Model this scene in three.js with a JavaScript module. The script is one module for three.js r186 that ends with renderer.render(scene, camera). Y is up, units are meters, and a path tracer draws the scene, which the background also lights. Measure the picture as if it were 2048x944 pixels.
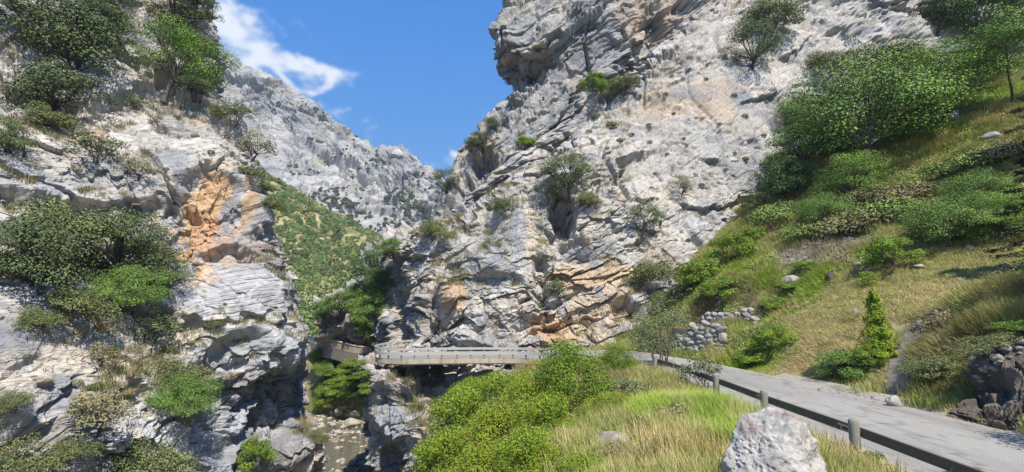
import * as THREE from 'three';
import { mergeGeometries, mergeVertices } from 'three/addons/utils/BufferGeometryUtils.js';

// ---------------------------------------------------------------- camera, sky, sun, exposure
const scene = new THREE.Scene();
const EYE = 20, F = 1000, PITCH = Math.atan(0.128);
const camera = new THREE.PerspectiveCamera(2 * Math.atan(472 / F) * 180 / Math.PI, 2048 / 944, 0.1, 6000);
camera.position.set(0, EYE, 0);
camera.rotation.set(PITCH, 0, 0);
const renderer = new THREE.WebGLRenderer({ antialias: true });
renderer.setSize(1024, 472);
renderer.toneMapping = THREE.LinearToneMapping;
renderer.toneMappingExposure = 1.4;
renderer.shadowMap.enabled = true;
const SUN = new THREE.Vector3(0.22, 0.83, 0.50).normalize();
const sun = new THREE.DirectionalLight(new THREE.Color().setRGB(1, 0.94, 0.83), 5);
sun.name = 'sun';
sun.position.copy(SUN).multiplyScalar(300).add(new THREE.Vector3(0, EYE, -60));
sun.target.position.set(0, EYE, -60);
sun.castShadow = true;
sun.shadow.mapSize.set(4096, 4096);
Object.assign(sun.shadow.camera, { left: -130, right: 130, top: 130, bottom: -130, near: 10, far: 700 });
scene.add(sun, sun.target);

// ---------------------------------------------------------------- random numbers and noise
function rng(seed) { let s = seed | 0; return () => { s = (s + 0x6d2b79f5) | 0; let t = Math.imul(s ^ (s >>> 15), 1 | s); t = (t + Math.imul(t ^ (t >>> 7), 61 | t)) ^ t; return ((t ^ (t >>> 14)) >>> 0) / 4294967296; }; }
const PERM = new Uint8Array(512);
{ const r = rng(77), a = [...Array(256).keys()]; for (let i = 255; i > 0; i--) { const j = Math.floor(r() * (i + 1)); [a[i], a[j]] = [a[j], a[i]]; } for (let i = 0; i < 512; i++) PERM[i] = a[i & 255]; }
const clamp = (x, a = 0, b = 1) => x < a ? a : x > b ? b : x, lerp = (a, b, t) => a + (b - a) * t;
const sst = (a, b, x) => { const t = clamp((x - a) / (b - a)); return t * t * (3 - 2 * t); };
const mix3 = (a, b, t) => [lerp(a[0], b[0], t), lerp(a[1], b[1], t), lerp(a[2], b[2], t)];
function grad(h, x, y, z) { const u = h & 8 ? y : x, v = h & 4 ? (h & 1 ? x : z) : y; return (h & 1 ? -u : u) + (h & 2 ? -v : v) + ((h & 3) === 3 ? 0 : 0); }
function noise(x, y, z) {
  const X = Math.floor(x), Y = Math.floor(y), Z = Math.floor(z); x -= X; y -= Y; z -= Z;
  const u = x * x * x * (x * (x * 6 - 15) + 10), v = y * y * y * (y * (y * 6 - 15) + 10), w = z * z * z * (z * (z * 6 - 15) + 10);
  const A = PERM[X & 255], B = PERM[(X + 1) & 255], Yi = Y & 255, Zi = Z & 255;
  const AA = PERM[A + Yi] , AB = PERM[(A + Yi + 1) & 511], BA = PERM[B + Yi], BB = PERM[(B + Yi + 1) & 511];
  const g = (p, dz, a, b, c) => grad(PERM[(p + Zi + dz) & 511] & 15, a, b, c);
  return lerp(lerp(lerp(g(AA, 0, x, y, z), g(BA, 0, x - 1, y, z), u), lerp(g(AB, 0, x, y - 1, z), g(BB, 0, x - 1, y - 1, z), u), v),
    lerp(lerp(g(AA, 1, x, y, z - 1), g(BA, 1, x - 1, y, z - 1), u), lerp(g(AB, 1, x, y - 1, z - 1), g(BB, 1, x - 1, y - 1, z - 1), u), v), w);
}
function fbm(x, y, z, n) { let s = 0, a = 1, t = 0; for (let i = 0; i < n; i++) { s += a * noise(x, y, z); t += a; a *= 0.5; x = x * 2.03 + 11.3; y = y * 2.03 + 5.7; z = z * 2.03 + 3.1; } return s / t; }
const CELL = { d1: 0, d2: 0, h: 0, x: 0, y: 0, z: 0 };
function cell(x, y, z) {                       // nearest and second nearest scattered point
  const X = Math.floor(x - 0.5), Y = Math.floor(y - 0.5), Z = Math.floor(z - 0.5); let d1 = 99, d2 = 99, h1 = 0, bx = 0, by = 0, bz = 0;
  for (let i = 0; i < 2; i++) for (let j = 0; j < 2; j++) for (let k = 0; k < 2; k++) {
    let h = Math.imul(X + i, 374761393) ^ Math.imul(Y + j, 668265263) ^ Math.imul(Z + k, 1440662683); h = Math.imul(h ^ (h >>> 13), 1274126177); h ^= h >>> 16;
    const dx = X + i + 0.12 + (h & 1023) / 1350 - x, dy = Y + j + 0.12 + ((h >>> 10) & 1023) / 1350 - y, dz = Z + k + 0.12 + ((h >>> 20) & 1023) / 1350 - z, d = dx * dx + dy * dy + dz * dz;
    if (d < d1) { d2 = d1; d1 = d; h1 = h; bx = dx; by = dy; bz = dz; } else if (d < d2) d2 = d;
  }
  h1 = Math.imul(h1 ^ 0x5bd1e995, 2654435761 | 0); h1 ^= h1 >>> 15;
  CELL.d1 = Math.sqrt(d1); CELL.d2 = Math.sqrt(d2); CELL.h = h1; CELL.x = bx; CELL.y = by; CELL.z = bz; return CELL;
}
const bits = (h, s) => ((h >>> s) & 255) / 255 - 0.5;
function facet(x, y, z, tilt, ramp = 0.12) { const c = cell(x, y, z), h = c.h, e = c.d2 - c.d1, k = e > ramp ? 1 : e / ramp; return (bits(h, 0) + tilt * (bits(h, 8) * c.x + bits(h, 16) * c.y + bits(h, 24) * c.z)) * (0.25 + 0.75 * k); }

// a pixel of the photograph (2048 x 944) and a forward distance -> a point in the world
const CP = Math.cos(PITCH), SP = Math.sin(PITCH);
function P(px, py, d) { const X = (px - 1024) / F, Y = (472 - py) / F, k = d / (CP - Y * SP); return [X * k, EYE + (Y * CP + SP) * k, -d]; }
function project(x, y, z) { const yy = y - EYE, f = yy * SP - z * CP, u = yy * CP + z * SP; return [1024 + F * x / f, 472 - F * u / f, f]; }

// ---------------------------------------------------------------- sky: clear blue with a few thin summer clouds
{
  const W = 2048, Hh = 1024, data = new Float32Array(W * Hh * 4);
  const cl = [];                                     // cloud banks: azimuth, elevation, half sizes, strength (degrees)
  const add = (px, py, w, h, s, tilt = 0) => { const [x, y, z] = P(px, py, 1); cl.push([Math.atan2(x, -z) * 57.3, Math.atan2(y - EYE, Math.hypot(x, z)) * 57.3, w, h, s, tilt]); };
  add(430, 20, 4.5, 3.6, 1.25, -0.2); add(520, 115, 6.5, 3.2, 0.85, -0.32); add(560, 165, 4.5, 1.6, 0.55, -0.3); add(650, 150, 1.9, 1.7, 0.75); add(610, 120, 3, 1.5, 0.6, -0.1);
  add(630, 215, 1, 1.6, 0.45); add(710, 270, 1.0, 1.1, 0.5); add(825, 300, 2, 1.2, 0.5); add(850, 325, 2.6, 1.1, 0.8); add(915, 310, 1.4, 1.6, 1.1);
  const r = rng(9); for (let i = 0; i < 26; i++) { const az = r() * 360 - 180; if (Math.abs(az) < 52) continue; cl.push([az, 14 + r() * 30, 5 + r() * 7, 2 + r() * 3, 0.6 + r() * 0.5, r() - 0.5]); }
  for (let j = 0; j < Hh; j++) {
    const el = ((j + 0.5) / Hh - 0.5) * Math.PI, y = Math.sin(el), ce = Math.cos(el), eD = el * 57.2958;
    if (j < Hh / 2) { for (let i = 0; i < W; i++) data.set([0.16, 0.17, 0.16, 1], (j * W + i) * 4); continue; }
    for (let i = 0; i < W; i++) {
      const a = ((i + 0.5) / W - 0.5) * 2 * Math.PI, x = ce * Math.cos(a), z = ce * Math.sin(a);
      const up = clamp(y), t = Math.pow(1 - up, 2.2);
      let c = mix3([0.022, 0.205, 0.74], [0.165, 0.52, 1.0], t);
      const glow = Math.pow(clamp(x * SUN.x + y * SUN.y + z * SUN.z), 12) * 0.16; c = [c[0] + glow, c[1] + glow, c[2] + glow];
      let m = 0; const az = Math.atan2(x, -z) * 57.2958;
      for (const q of cl) {
        let da = az - q[0]; if (da > 180) da -= 360; if (da < -180) da += 360; da *= ce; let de = eD - q[1];
        if (Math.abs(da) > q[2] * 2.2 || Math.abs(de) > q[3] * 2.4 + q[2]) continue;
        de -= q[5] * da; const e = Math.exp(-((da / q[2]) ** 2 + (de / q[3]) ** 2) * 1.3);
        m += q[4] * e;
      }
      if (m > 0.01) {
        const wx = fbm(x * 6 + 3, y * 6, z * 6, 3) * 0.25, n = fbm((x + wx) * 15, y * 26, (z + wx) * 15, 6) + 0.25 * fbm(x * 60, y * 90, z * 60, 4);
        const dn = sst(-0.05, 1.15, m * 0.8 + n * 1.8 - 0.28); c = mix3(c, [1.0, 1.05, 1.12], Math.pow(dn, 1.2) * 0.93);
      }
      const o = (j * W + i) * 4; data[o] = c[0]; data[o + 1] = c[1]; data[o + 2] = c[2]; data[o + 3] = 1;
    }
  }
  const sky = new THREE.DataTexture(data, W, Hh, THREE.RGBAFormat, THREE.FloatType);
  sky.mapping = THREE.EquirectangularReflectionMapping; sky.magFilter = sky.minFilter = THREE.LinearFilter; sky.needsUpdate = true;
  scene.background = sky; scene.environment = sky;
  scene.backgroundIntensity = scene.environmentIntensity = 0.7;
}

// ---------------------------------------------------------------- helpers for things, parts and materials
const used = {};
const numbered = (n) => { const k = used[n] = (used[n] ?? -1) + 1; return k ? n + '_' + String(k).padStart(3, '0') : n; };
function tag(o, label, category, group, kind) { o.userData.label = label; if (category) o.userData.category = category; if (group) o.userData.group = group; if (kind) o.userData.kind = kind; return o; }
function shade(o) { o.traverse((m) => { if (m.isMesh) { m.castShadow = true; m.receiveShadow = true; } }); return o; }
function addMesh(name, geo, mat, parent) { const m = new THREE.Mesh(geo, mat); m.name = parent ? name : numbered(name); m.castShadow = m.receiveShadow = true; (parent ?? scene).add(m); return m; }
function group(name, [x, y, z]) { const g = new THREE.Group(); g.name = numbered(name); g.position.set(x, y, z); scene.add(g); return g; }
function noiseTex(size, fn) { const d = new Uint8Array(size * size * 4); for (let j = 0; j < size; j++) for (let i = 0; i < size; i++) { const v = clamp(fn(i / size, j / size)) * 255, o = (j * size + i) * 4; d[o] = d[o + 1] = d[o + 2] = v; d[o + 3] = 255; } const t = new THREE.DataTexture(d, size, size); t.wrapS = t.wrapT = THREE.RepeatWrapping; t.magFilter = THREE.LinearFilter; t.minFilter = THREE.LinearFilter; t.needsUpdate = true; return t; }
const tileN = (u, v, f, n) => { let s = 0, a = 0.5; for (let i = 0; i < n; i++) { const c = f / 6.2832; s += a * noise(Math.cos(u * 6.2832) * c + 31, Math.sin(u * 6.2832) * c + Math.cos(v * 6.2832) * c + 17, Math.sin(v * 6.2832) * c + 9); a *= 0.55; f *= 2; } return s; };
const rockBump = noiseTex(512, (u, v) => 0.5 + 0.9 * tileN(u, v, 9, 6) - 0.5 * Math.max(0, 0.12 - Math.abs(tileN(u + 0.3, v, 7, 3))) / 0.12);
const fineBump = noiseTex(512, (u, v) => 0.5 + 0.9 * tileN(u, v, 40, 4));
const std = (o) => new THREE.MeshStandardMaterial({ roughness: 0.95, ...o });
const rockMat = std({ vertexColors: true, bumpMap: rockBump, bumpScale: 0.14, roughness: 0.92 });
const soilMat = std({ vertexColors: true, bumpMap: fineBump, bumpScale: 0.06, roughness: 1 });
function leafMat(r, g, b, tr = 0.35) { if (!tr) { const m = std({ side: THREE.DoubleSide, vertexColors: true, roughness: 0.8 }); m.color.setRGB(r, g, b); return m; } const m = new THREE.MeshPhysicalMaterial({ roughness: 0.85, transmission: tr, thickness: 0, side: THREE.DoubleSide, vertexColors: true, specularIntensity: 0.35 }); m.color.setRGB(r, g, b); return m; }
const woodMat = (r, g, b) => { const m = std({ bumpMap: fineBump, bumpScale: 0.01 }); m.color.setRGB(r, g, b); return m; };

// ---------------------------------------------------------------- what stands where: nearest surface point per pixel, so plants and stones root on real surfaces
const LK = { x0: -400, x1: 2500, y0: -300, y1: 1300, s: 3 }; LK.w = Math.ceil((LK.x1 - LK.x0) / LK.s); LK.h = Math.ceil((LK.y1 - LK.y0) / LK.s);
const lkD = new Float32Array(LK.w * LK.h).fill(1e9), lkP = new Float32Array(LK.w * LK.h * 6);
function register(geo, step = 1) {
  const p = geo.attributes.position.array, n = geo.attributes.normal.array;
  for (let i = 0; i < p.length; i += 3 * step) {
    if (p[i + 2] > -1) continue; const [px, py, d] = project(p[i], p[i + 1], p[i + 2]);
    const a = Math.floor((px - LK.x0) / LK.s), b = Math.floor((py - LK.y0) / LK.s); if (a < 0 || b < 0 || a >= LK.w || b >= LK.h) continue;
    const k = b * LK.w + a; if (d < lkD[k]) { lkD[k] = d; lkP.set([p[i], p[i + 1], p[i + 2], n[i], n[i + 1], n[i + 2]], k * 6); }
  }
}
function surf(px, py) {
  const a = Math.floor((px - LK.x0) / LK.s), b = Math.floor((py - LK.y0) / LK.s); let best = -1, bd = 1e9;
  let stop = 14; for (let r = 0; r < stop; r++) for (let j = -r; j <= r; j++) for (let i = -r; i <= r; i++) {
    if (Math.max(Math.abs(i), Math.abs(j)) !== r) continue; const A = a + i, B = b + j; if (A < 0 || B < 0 || A >= LK.w || B >= LK.h) continue;
    const k = B * LK.w + A; if (lkD[k] < bd) { bd = lkD[k]; best = k; stop = Math.min(stop, Math.max(r + 1, 3)); }
  }
  if (best < 0) { console.log('no surface at', px, py); return null; }
  const q = lkP.subarray(best * 6, best * 6 + 6); return { p: [q[0], q[1], q[2]], n: [q[3], q[4], q[5]], d: -q[2] };
}

// ---------------------------------------------------------------- rock: lofted sheets through control points, broken into beds, blocks and cracks
function cr(a, b, c, d, t) { return 0.5 * (2 * b + (c - a) * t + (2 * a - 5 * b + 4 * c - d) * t * t + (3 * b - a - 3 * c + d) * t * t * t); }
const ramp = (w, n) => { const c = [0]; for (const x of w) c.push(c[c.length - 1] + x); const T = c[c.length - 1]; return [...Array(n + 1).keys()].map((i) => { const s = i / n * T; let k = 0; while (k < w.length - 1 && s > c[k + 1]) k++; return k + clamp((s - c[k]) / w[k]); }); };
function loft(rows, nu, nv, cw, rw) {
  const R = rows.length, C = rows[0].length, pos = new Float32Array((nu + 1) * (nv + 1) * 3), at = (r, c) => rows[clamp(r, 0, R - 1)][clamp(c, 0, C - 1)], tmp = [0, 0, 0, 0], CU = ramp(cw ?? Array(C - 1).fill(1), nu), RU = ramp(rw ?? Array(R - 1).fill(1), nv);
  for (let j = 0; j <= nv; j++) {
    const fr = RU[j], r = Math.min(Math.floor(fr), R - 2), tr = fr - r;
    for (let i = 0; i <= nu; i++) {
      const fc = CU[i], c = Math.min(Math.floor(fc), C - 2), tc = fc - c;
      for (let k = 0; k < 3; k++) { for (let m = 0; m < 4; m++) { const q = r + m - 1; tmp[m] = cr(at(q, c - 1)[k], at(q, c)[k], at(q, c + 1)[k], at(q, c + 2)[k], tc); } pos[(j * (nu + 1) + i) * 3 + k] = cr(tmp[0], tmp[1], tmp[2], tmp[3], tr); }
    }
  }
  return pos;
}
function gridIndex(nu, nv) { const ix = new Uint32Array(nu * nv * 6); let o = 0; for (let j = 0; j < nv; j++) for (let i = 0; i < nu; i++) { const a = j * (nu + 1) + i, b = a + 1, c = a + nu + 1, d = c + 1; ix[o++] = a; ix[o++] = c; ix[o++] = b; ix[o++] = b; ix[o++] = c; ix[o++] = d; } return ix; }
function gridNormals(p, nu, nv, e = 2) {
  const n = new Float32Array(p.length), id = (i, j) => (clamp(j, 0, nv) * (nu + 1) + clamp(i, 0, nu)) * 3; let s = 0;
  for (let j = 0; j <= nv; j++) for (let i = 0; i <= nu; i++) {
    const a = id(i - e, j), b = id(i + e, j), c = id(i, j - e), d = id(i, j + e), o = id(i, j);
    const ux = p[b] - p[a], uy = p[b + 1] - p[a + 1], uz = p[b + 2] - p[a + 2], vx = p[d] - p[c], vy = p[d + 1] - p[c + 1], vz = p[d + 2] - p[c + 2];
    let x = vy * uz - vz * uy, y = vz * ux - vx * uz, z = vx * uy - vy * ux; const l = Math.hypot(x, y, z) || 1; n[o] = x / l; n[o + 1] = y / l; n[o + 2] = z / l;
    s += -(p[o] * x + (p[o + 1] - EYE) * y + p[o + 2] * z) / l > 0 ? 1 : -1;
  }
  if (s < 0) for (let i = 0; i < n.length; i++) n[i] = -n[i];
  return n;
}
// bed: unit normal of the bedding; size: metres of a big block
function rockShape(bed, o = {}) {
  const { size = 5, amp: amp0 = 1, ledge = 0.35, fold = 0.35, crack = 0.25, calm = null } = o;
  const b = new THREE.Vector3(...bed).normalize(), t = new THREE.Vector3(0, 0, 1).cross(b).normalize(), w = new THREE.Vector3().crossVectors(b, t);
  const S = 1 / size;
  return (x, y, z) => {
    const wx = fbm(x * 0.07, y * 0.07, z * 0.07, 3) * 5 * fold, wy = fbm(x * 0.07 + 40, y * 0.07, z * 0.07, 3) * 5 * fold, f2 = noise(x * 0.4, y * 0.4, z * 0.4 + 7) * 0.6 + noise(x * 1.1, y * 1.1, z * 1.1 + 3) * 0.3;
    const s = x * b.x + y * b.y + z * b.z + wx + f2, u = x * t.x + y * t.y + z * t.z + wy + f2, v = x * w.x + y * w.y + z * w.z + f2;
    const amp = calm ? amp0 * calm(x, y, z) : amp0; let d = 0;
    const rough = sst(-0.1, 0.42, noise(x * 0.11 + 4, y * 0.11, z * 0.11) + 0.35 * noise(x * 0.4, y * 0.4 + 9, z * 0.4));
    d += amp * 3.0 * facet(s * S * 0.8 + 5, u * S * 0.36, v * S * 0.45, 1.6, 0.1);
    d += amp * (0.8 + 0.6 * rough) * facet(s * S * 2.4 + 9, u * S * 1.05, v * S * 1.25, 1.7, 0.05);
    const c1 = CELL.d2 - CELL.d1, c1h = CELL.h;
    d += amp * (0.16 + 0.6 * rough) * facet(s * S * 6.5 + 3, u * S * 2.7, v * S * 3.1, 1.8, 0.07);
    const c2 = CELL.d2 - CELL.d1;
    d -= crack * amp * ((1 - sst(0, 0.07, c1)) * (0.7 + 0.7 * rough) + 0.55 * rough * (1 - sst(0, 0.13, c2)));
    const pit = noise(x * 1.2 + 60, y * 1.5, z * 1.2); d -= amp * 0.55 * rough * sst(0.26, 0.46, pit);
    // long joints: two families of near-planar cracks, each running for a while and dying out
    const j1 = (x * 0.83 + z * 0.3 + y * 0.22 + 2.6 * noise(x * 0.09, y * 0.09, z * 0.09 + 5)) * 0.15, j2 = (x * 0.35 - y * 0.7 + z * 0.2 + 3 * noise(x * 0.08 + 8, y * 0.08, z * 0.08)) * 0.13, e1 = Math.abs(j1 - Math.round(j1)) / 0.15, e2 = Math.abs(j2 - Math.round(j2)) / 0.13;
    d -= amp * 1.7 * (1 - sst(0.05, 0.42, e1)) * sst(0.08, 0.3, noise(x * 0.09, y * 0.07 + Math.round(j1) * 3.7, z * 0.09)) + amp * 0.9 * (1 - sst(0.04, 0.32, e2)) * sst(0.08, 0.3, noise(x * 0.08 + Math.round(j2) * 5.1, y * 0.08, z * 0.08 + 3));
    // beds: saw-tooth ledges of uneven thickness, strong here and faint there
    const L = s * 1.15 + 0.5 * noise(u * 0.3, v * 0.3, 3), li = Math.floor(L), lf = L - li, hh = PERM[li & 255] / 255, k = sst(-0.3, 0.35, noise(u * 0.16, v * 0.16 + hh * 9, s * 0.1));
    d += ledge * amp * k * (hh * 0.8 + 0.2) * (0.5 - Math.pow(lf, 3));
    d += ledge * amp * 0.22 * (1 - k * 0.5) * (0.5 - Math.pow((L * 2.7) % 1 + (L < 0 ? 1 : 0), 2)) * rough;
    const M = s * 0.36 + 0.6 * noise(u * 0.1, v * 0.1, 8), mi = Math.floor(M), mf = M - mi, k2 = sst(-0.25, 0.3, noise(u * 0.07 + PERM[mi & 255], v * 0.07, 2.5));
    d += ledge * amp * 1.7 * k2 * (0.45 - Math.pow(mf, 3.5));
    d += amp * (0.2 + 0.3 * rough) * (0.28 - Math.abs(fbm(x * 0.55, y * 0.55, z * 0.55, 4))) + amp * 0.16 * (0.3 - Math.abs(noise(x * 1.9, y * 1.9, z * 1.9))) + 0.07 * amp * noise(x * 3.6, y * 3.6, z * 3.6);
    rockShape.tint = ((c1h >>> 3) & 255) / 255; return d;
  };
}
// stamps: [px, py, distance, [rx, ry, rz] metres, amount]; hollows (amount < 0) have a crisp rim
const dents = (list) => { const a = list.map(([px, py, d, r, k, hard = 0]) => [P(px, py, d), [r[0], r[1], 12], k, hard]); return (x, y, z, wob) => { let s = 0; for (const [c, r, k, hard] of a) { const q = ((x - c[0]) / r[0]) ** 2 + ((y - c[1]) / r[1]) ** 2 + ((z - c[2]) / r[2]) ** 2; if (q < 2.2) { const e = Math.sqrt(q) + wob * 0.35; s += k * (hard ? 1 - sst(0.35 + 0.3 * hard, 1.05, e) : 1 - sst(0, 1.1, e)); } } return s; }; };
const stainsAndShade = (list) => { const a = list.map(([px, py, d, r, c, k = 1]) => [P(px, py, d), [r[0], r[1], 14], c, k]); return (x, y, z, w, col) => { for (const [c, r, to, k] of a) { const q = ((x - c[0]) / r[0]) ** 2 + ((y - c[1]) / r[1]) ** 2 + ((z - c[2]) / r[2]) ** 2; if (q < 2.4) { const e = 1 - sst(0.72, 0.98, Math.sqrt(q) + w * 0.75); if (e > 0) col = mix3(col, to, e * k); } } return col; }; };
const PALE = [0.47, 0.435, 0.39], GREY = [0.345, 0.33, 0.315], BLUE = [0.235, 0.245, 0.27], DARK = [0.13, 0.13, 0.135], OCHRE = [0.50, 0.33, 0.19], RUST = [0.42, 0.235, 0.125], CREAM = [0.53, 0.455, 0.36];
function rockColor(o = {}) {
  const { pale = 0.15, streak = 0.5, stainAndShade = null, scale = 1 } = o;
  return (x, y, z, tint) => {
    const a = fbm(x * 0.09 * scale, y * 0.09 * scale, z * 0.09 * scale, 4), b = fbm(x * 0.35 * scale + 50, y * 0.2 * scale, z * 0.35 * scale, 4), f = fbm(x * 1.7 * scale, y * 1.7 * scale, z * 1.7 * scale, 3);
    let c = mix3(GREY, PALE, sst(-0.3, 0.25, a + pale + 0.5 * f));
    c = mix3(c, BLUE, sst(-0.02, 0.26, b * 0.7 + 0.6 * fbm(x * 0.06 * scale + 30, y * 0.05 * scale, z * 0.06 * scale, 3) - pale * 0.5 + 0.2 * f) * 0.85);
    c = mix3(c, CREAM, sst(0.12, 0.5, -b + 0.4 * f + 0.2 * a) * 0.4);
    const st = fbm(x * 1.1 * scale + 7, y * 0.07 * scale, z * 1.1 * scale, 4);          // water runs
    c = mix3(c, [0.2, 0.205, 0.22], sst(0.1, 0.32, st + 0.25 * a) * streak);
    c = mix3(c, [0.46, 0.34, 0.225], sst(0.12, 0.42, fbm(x * 0.1 * scale + 90, y * 0.07 * scale, z * 0.1 * scale, 4) + 0.15 * st) * 0.6);
    if (stainAndShade) c = stainAndShade(x, y, z, b * 1.1 + f * 0.5 + st * 0.4, c);
    const g = noise(x * 5.3, y * 5.3, z * 5.3), m = (0.86 + 0.28 * tint) * (1 + 0.32 * f + 0.16 * g);
    c = [c[0] * m, c[1] * m, c[2] * m];
    const lich = sst(0.34, 0.5, noise(x * 2.3 + 20, y * 2.3, z * 2.3) + 0.5 * b); if (lich > 0) c = mix3(c, [0.17, 0.165, 0.15], lich * 0.5);
    return c;
  };
}
const SHEETS = {};
function sheet(name, rows, nu, nv, shape, dent, colour, label, o = {}) {
  const base = loft(rows, nu, nv, o.cw, o.rw), n = gridNormals(base, nu, nv), N = (nu + 1) * (nv + 1), col = new Float32Array(N * 3), uv = new Float32Array(N * 2), p = new Float32Array(N * 3), k = o.k ?? 1;
  for (let i = 0; i < N; i++) {
    const x = base[i * 3], y = base[i * 3 + 1], z = base[i * 3 + 2];
    let d = shape(x * k, y * k, z * k) / k; const droop = clamp(d, 0, 1.6) * 0.5 * (o.droop ?? 1); const tint = rockShape.tint ?? 0.5;
    let dd = 0; if (dent) { dd = dent(x, y, z, fbm(x * 0.3 * k, y * 0.3 * k, z * 0.3 * k, 3)); d += dd; }
    let X = x + n[i * 3] * d, Y = y + n[i * 3 + 1] * d - droop, Z = z + n[i * 3 + 2] * d;
    if (dd < -0.5) { const q = Math.min(1, (-dd - 0.5) * 0.6), w1 = q * (0.5 * facet(X * 0.55, Y * 0.4, Z * 0.55, 1.6, 0.08) + 0.3 * facet(X * 1.4 + 7, Y * 1.1, Z * 1.4, 1.6, 0.08)), w2 = q * 0.4 * facet(X * 0.7 + 30, Y * 0.5, Z * 0.7, 1.4, 0.08); X += w1 * (n[i * 3] * 0.7 + 0.7); Y += w2; Z += w1 * n[i * 3 + 2]; } p[i * 3] = X; p[i * 3 + 1] = Y; p[i * 3 + 2] = Z;
    col.set(colour(X, Y, Z, tint), i * 3); uv[i * 2] = (x * 0.8 + z * 0.6) / 3 * k; uv[i * 2 + 1] = (y + z * 0.3) / 3 * k;
  }
  const g = new THREE.BufferGeometry(); g.setAttribute('position', new THREE.BufferAttribute(p, 3)); g.setAttribute('color', new THREE.BufferAttribute(col, 3)); g.setAttribute('uv', new THREE.BufferAttribute(uv, 2));
  const nn = gridNormals(p, nu, nv, 1); g.setAttribute('normal', new THREE.BufferAttribute(nn, 3));
  const ix = gridIndex(nu, nv); g.setIndex(new THREE.BufferAttribute(ix, 1));
  // keep the winding in step with the normals
  { const a = ix[0] * 3, b = ix[1] * 3, c = ix[2] * 3, m = Math.floor(ix.length / 12) * 6; const A = ix[m] * 3, B = ix[m + 1] * 3, C = ix[m + 2] * 3; const cr3 = (i) => { const [q, r, s] = [[1, 2], [2, 0], [0, 1]][i].concat(0); return (p[B + q] - p[A + q]) * (p[C + r] - p[A + r]) - (p[B + r] - p[A + r]) * (p[C + q] - p[A + q]); }; if (cr3(0) * nn[A] + cr3(1) * nn[A + 1] + cr3(2) * nn[A + 2] < 0) for (let i = 0; i < ix.length; i += 3) { const t = ix[i + 1]; ix[i + 1] = ix[i + 2]; ix[i + 2] = t; } }
  register(g); SHEETS[name] = g;
  const m = addMesh(name, g, o.mat ?? rockMat); tag(m, label, o.category ?? 'cliff', null, 'structure'); return m;
}
const calmZones = (list) => { const a = list.map(([px, py, d, r, k]) => [P(px, py, d), r, k]); return (x, y, z) => { let m = 1; for (const [c, r, k] of a) { const q = ((x - c[0]) / r) ** 2 + ((y - c[1]) / r) ** 2 + ((z - c[2]) / r / 1.5) ** 2; if (q < 1) m = Math.min(m, lerp(k, 1, sst(0.35, 1, Math.sqrt(q)))); } return m; }; };
const off = (p, x, y, z) => [p[0] + x, p[1] + y, p[2] + z];

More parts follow.
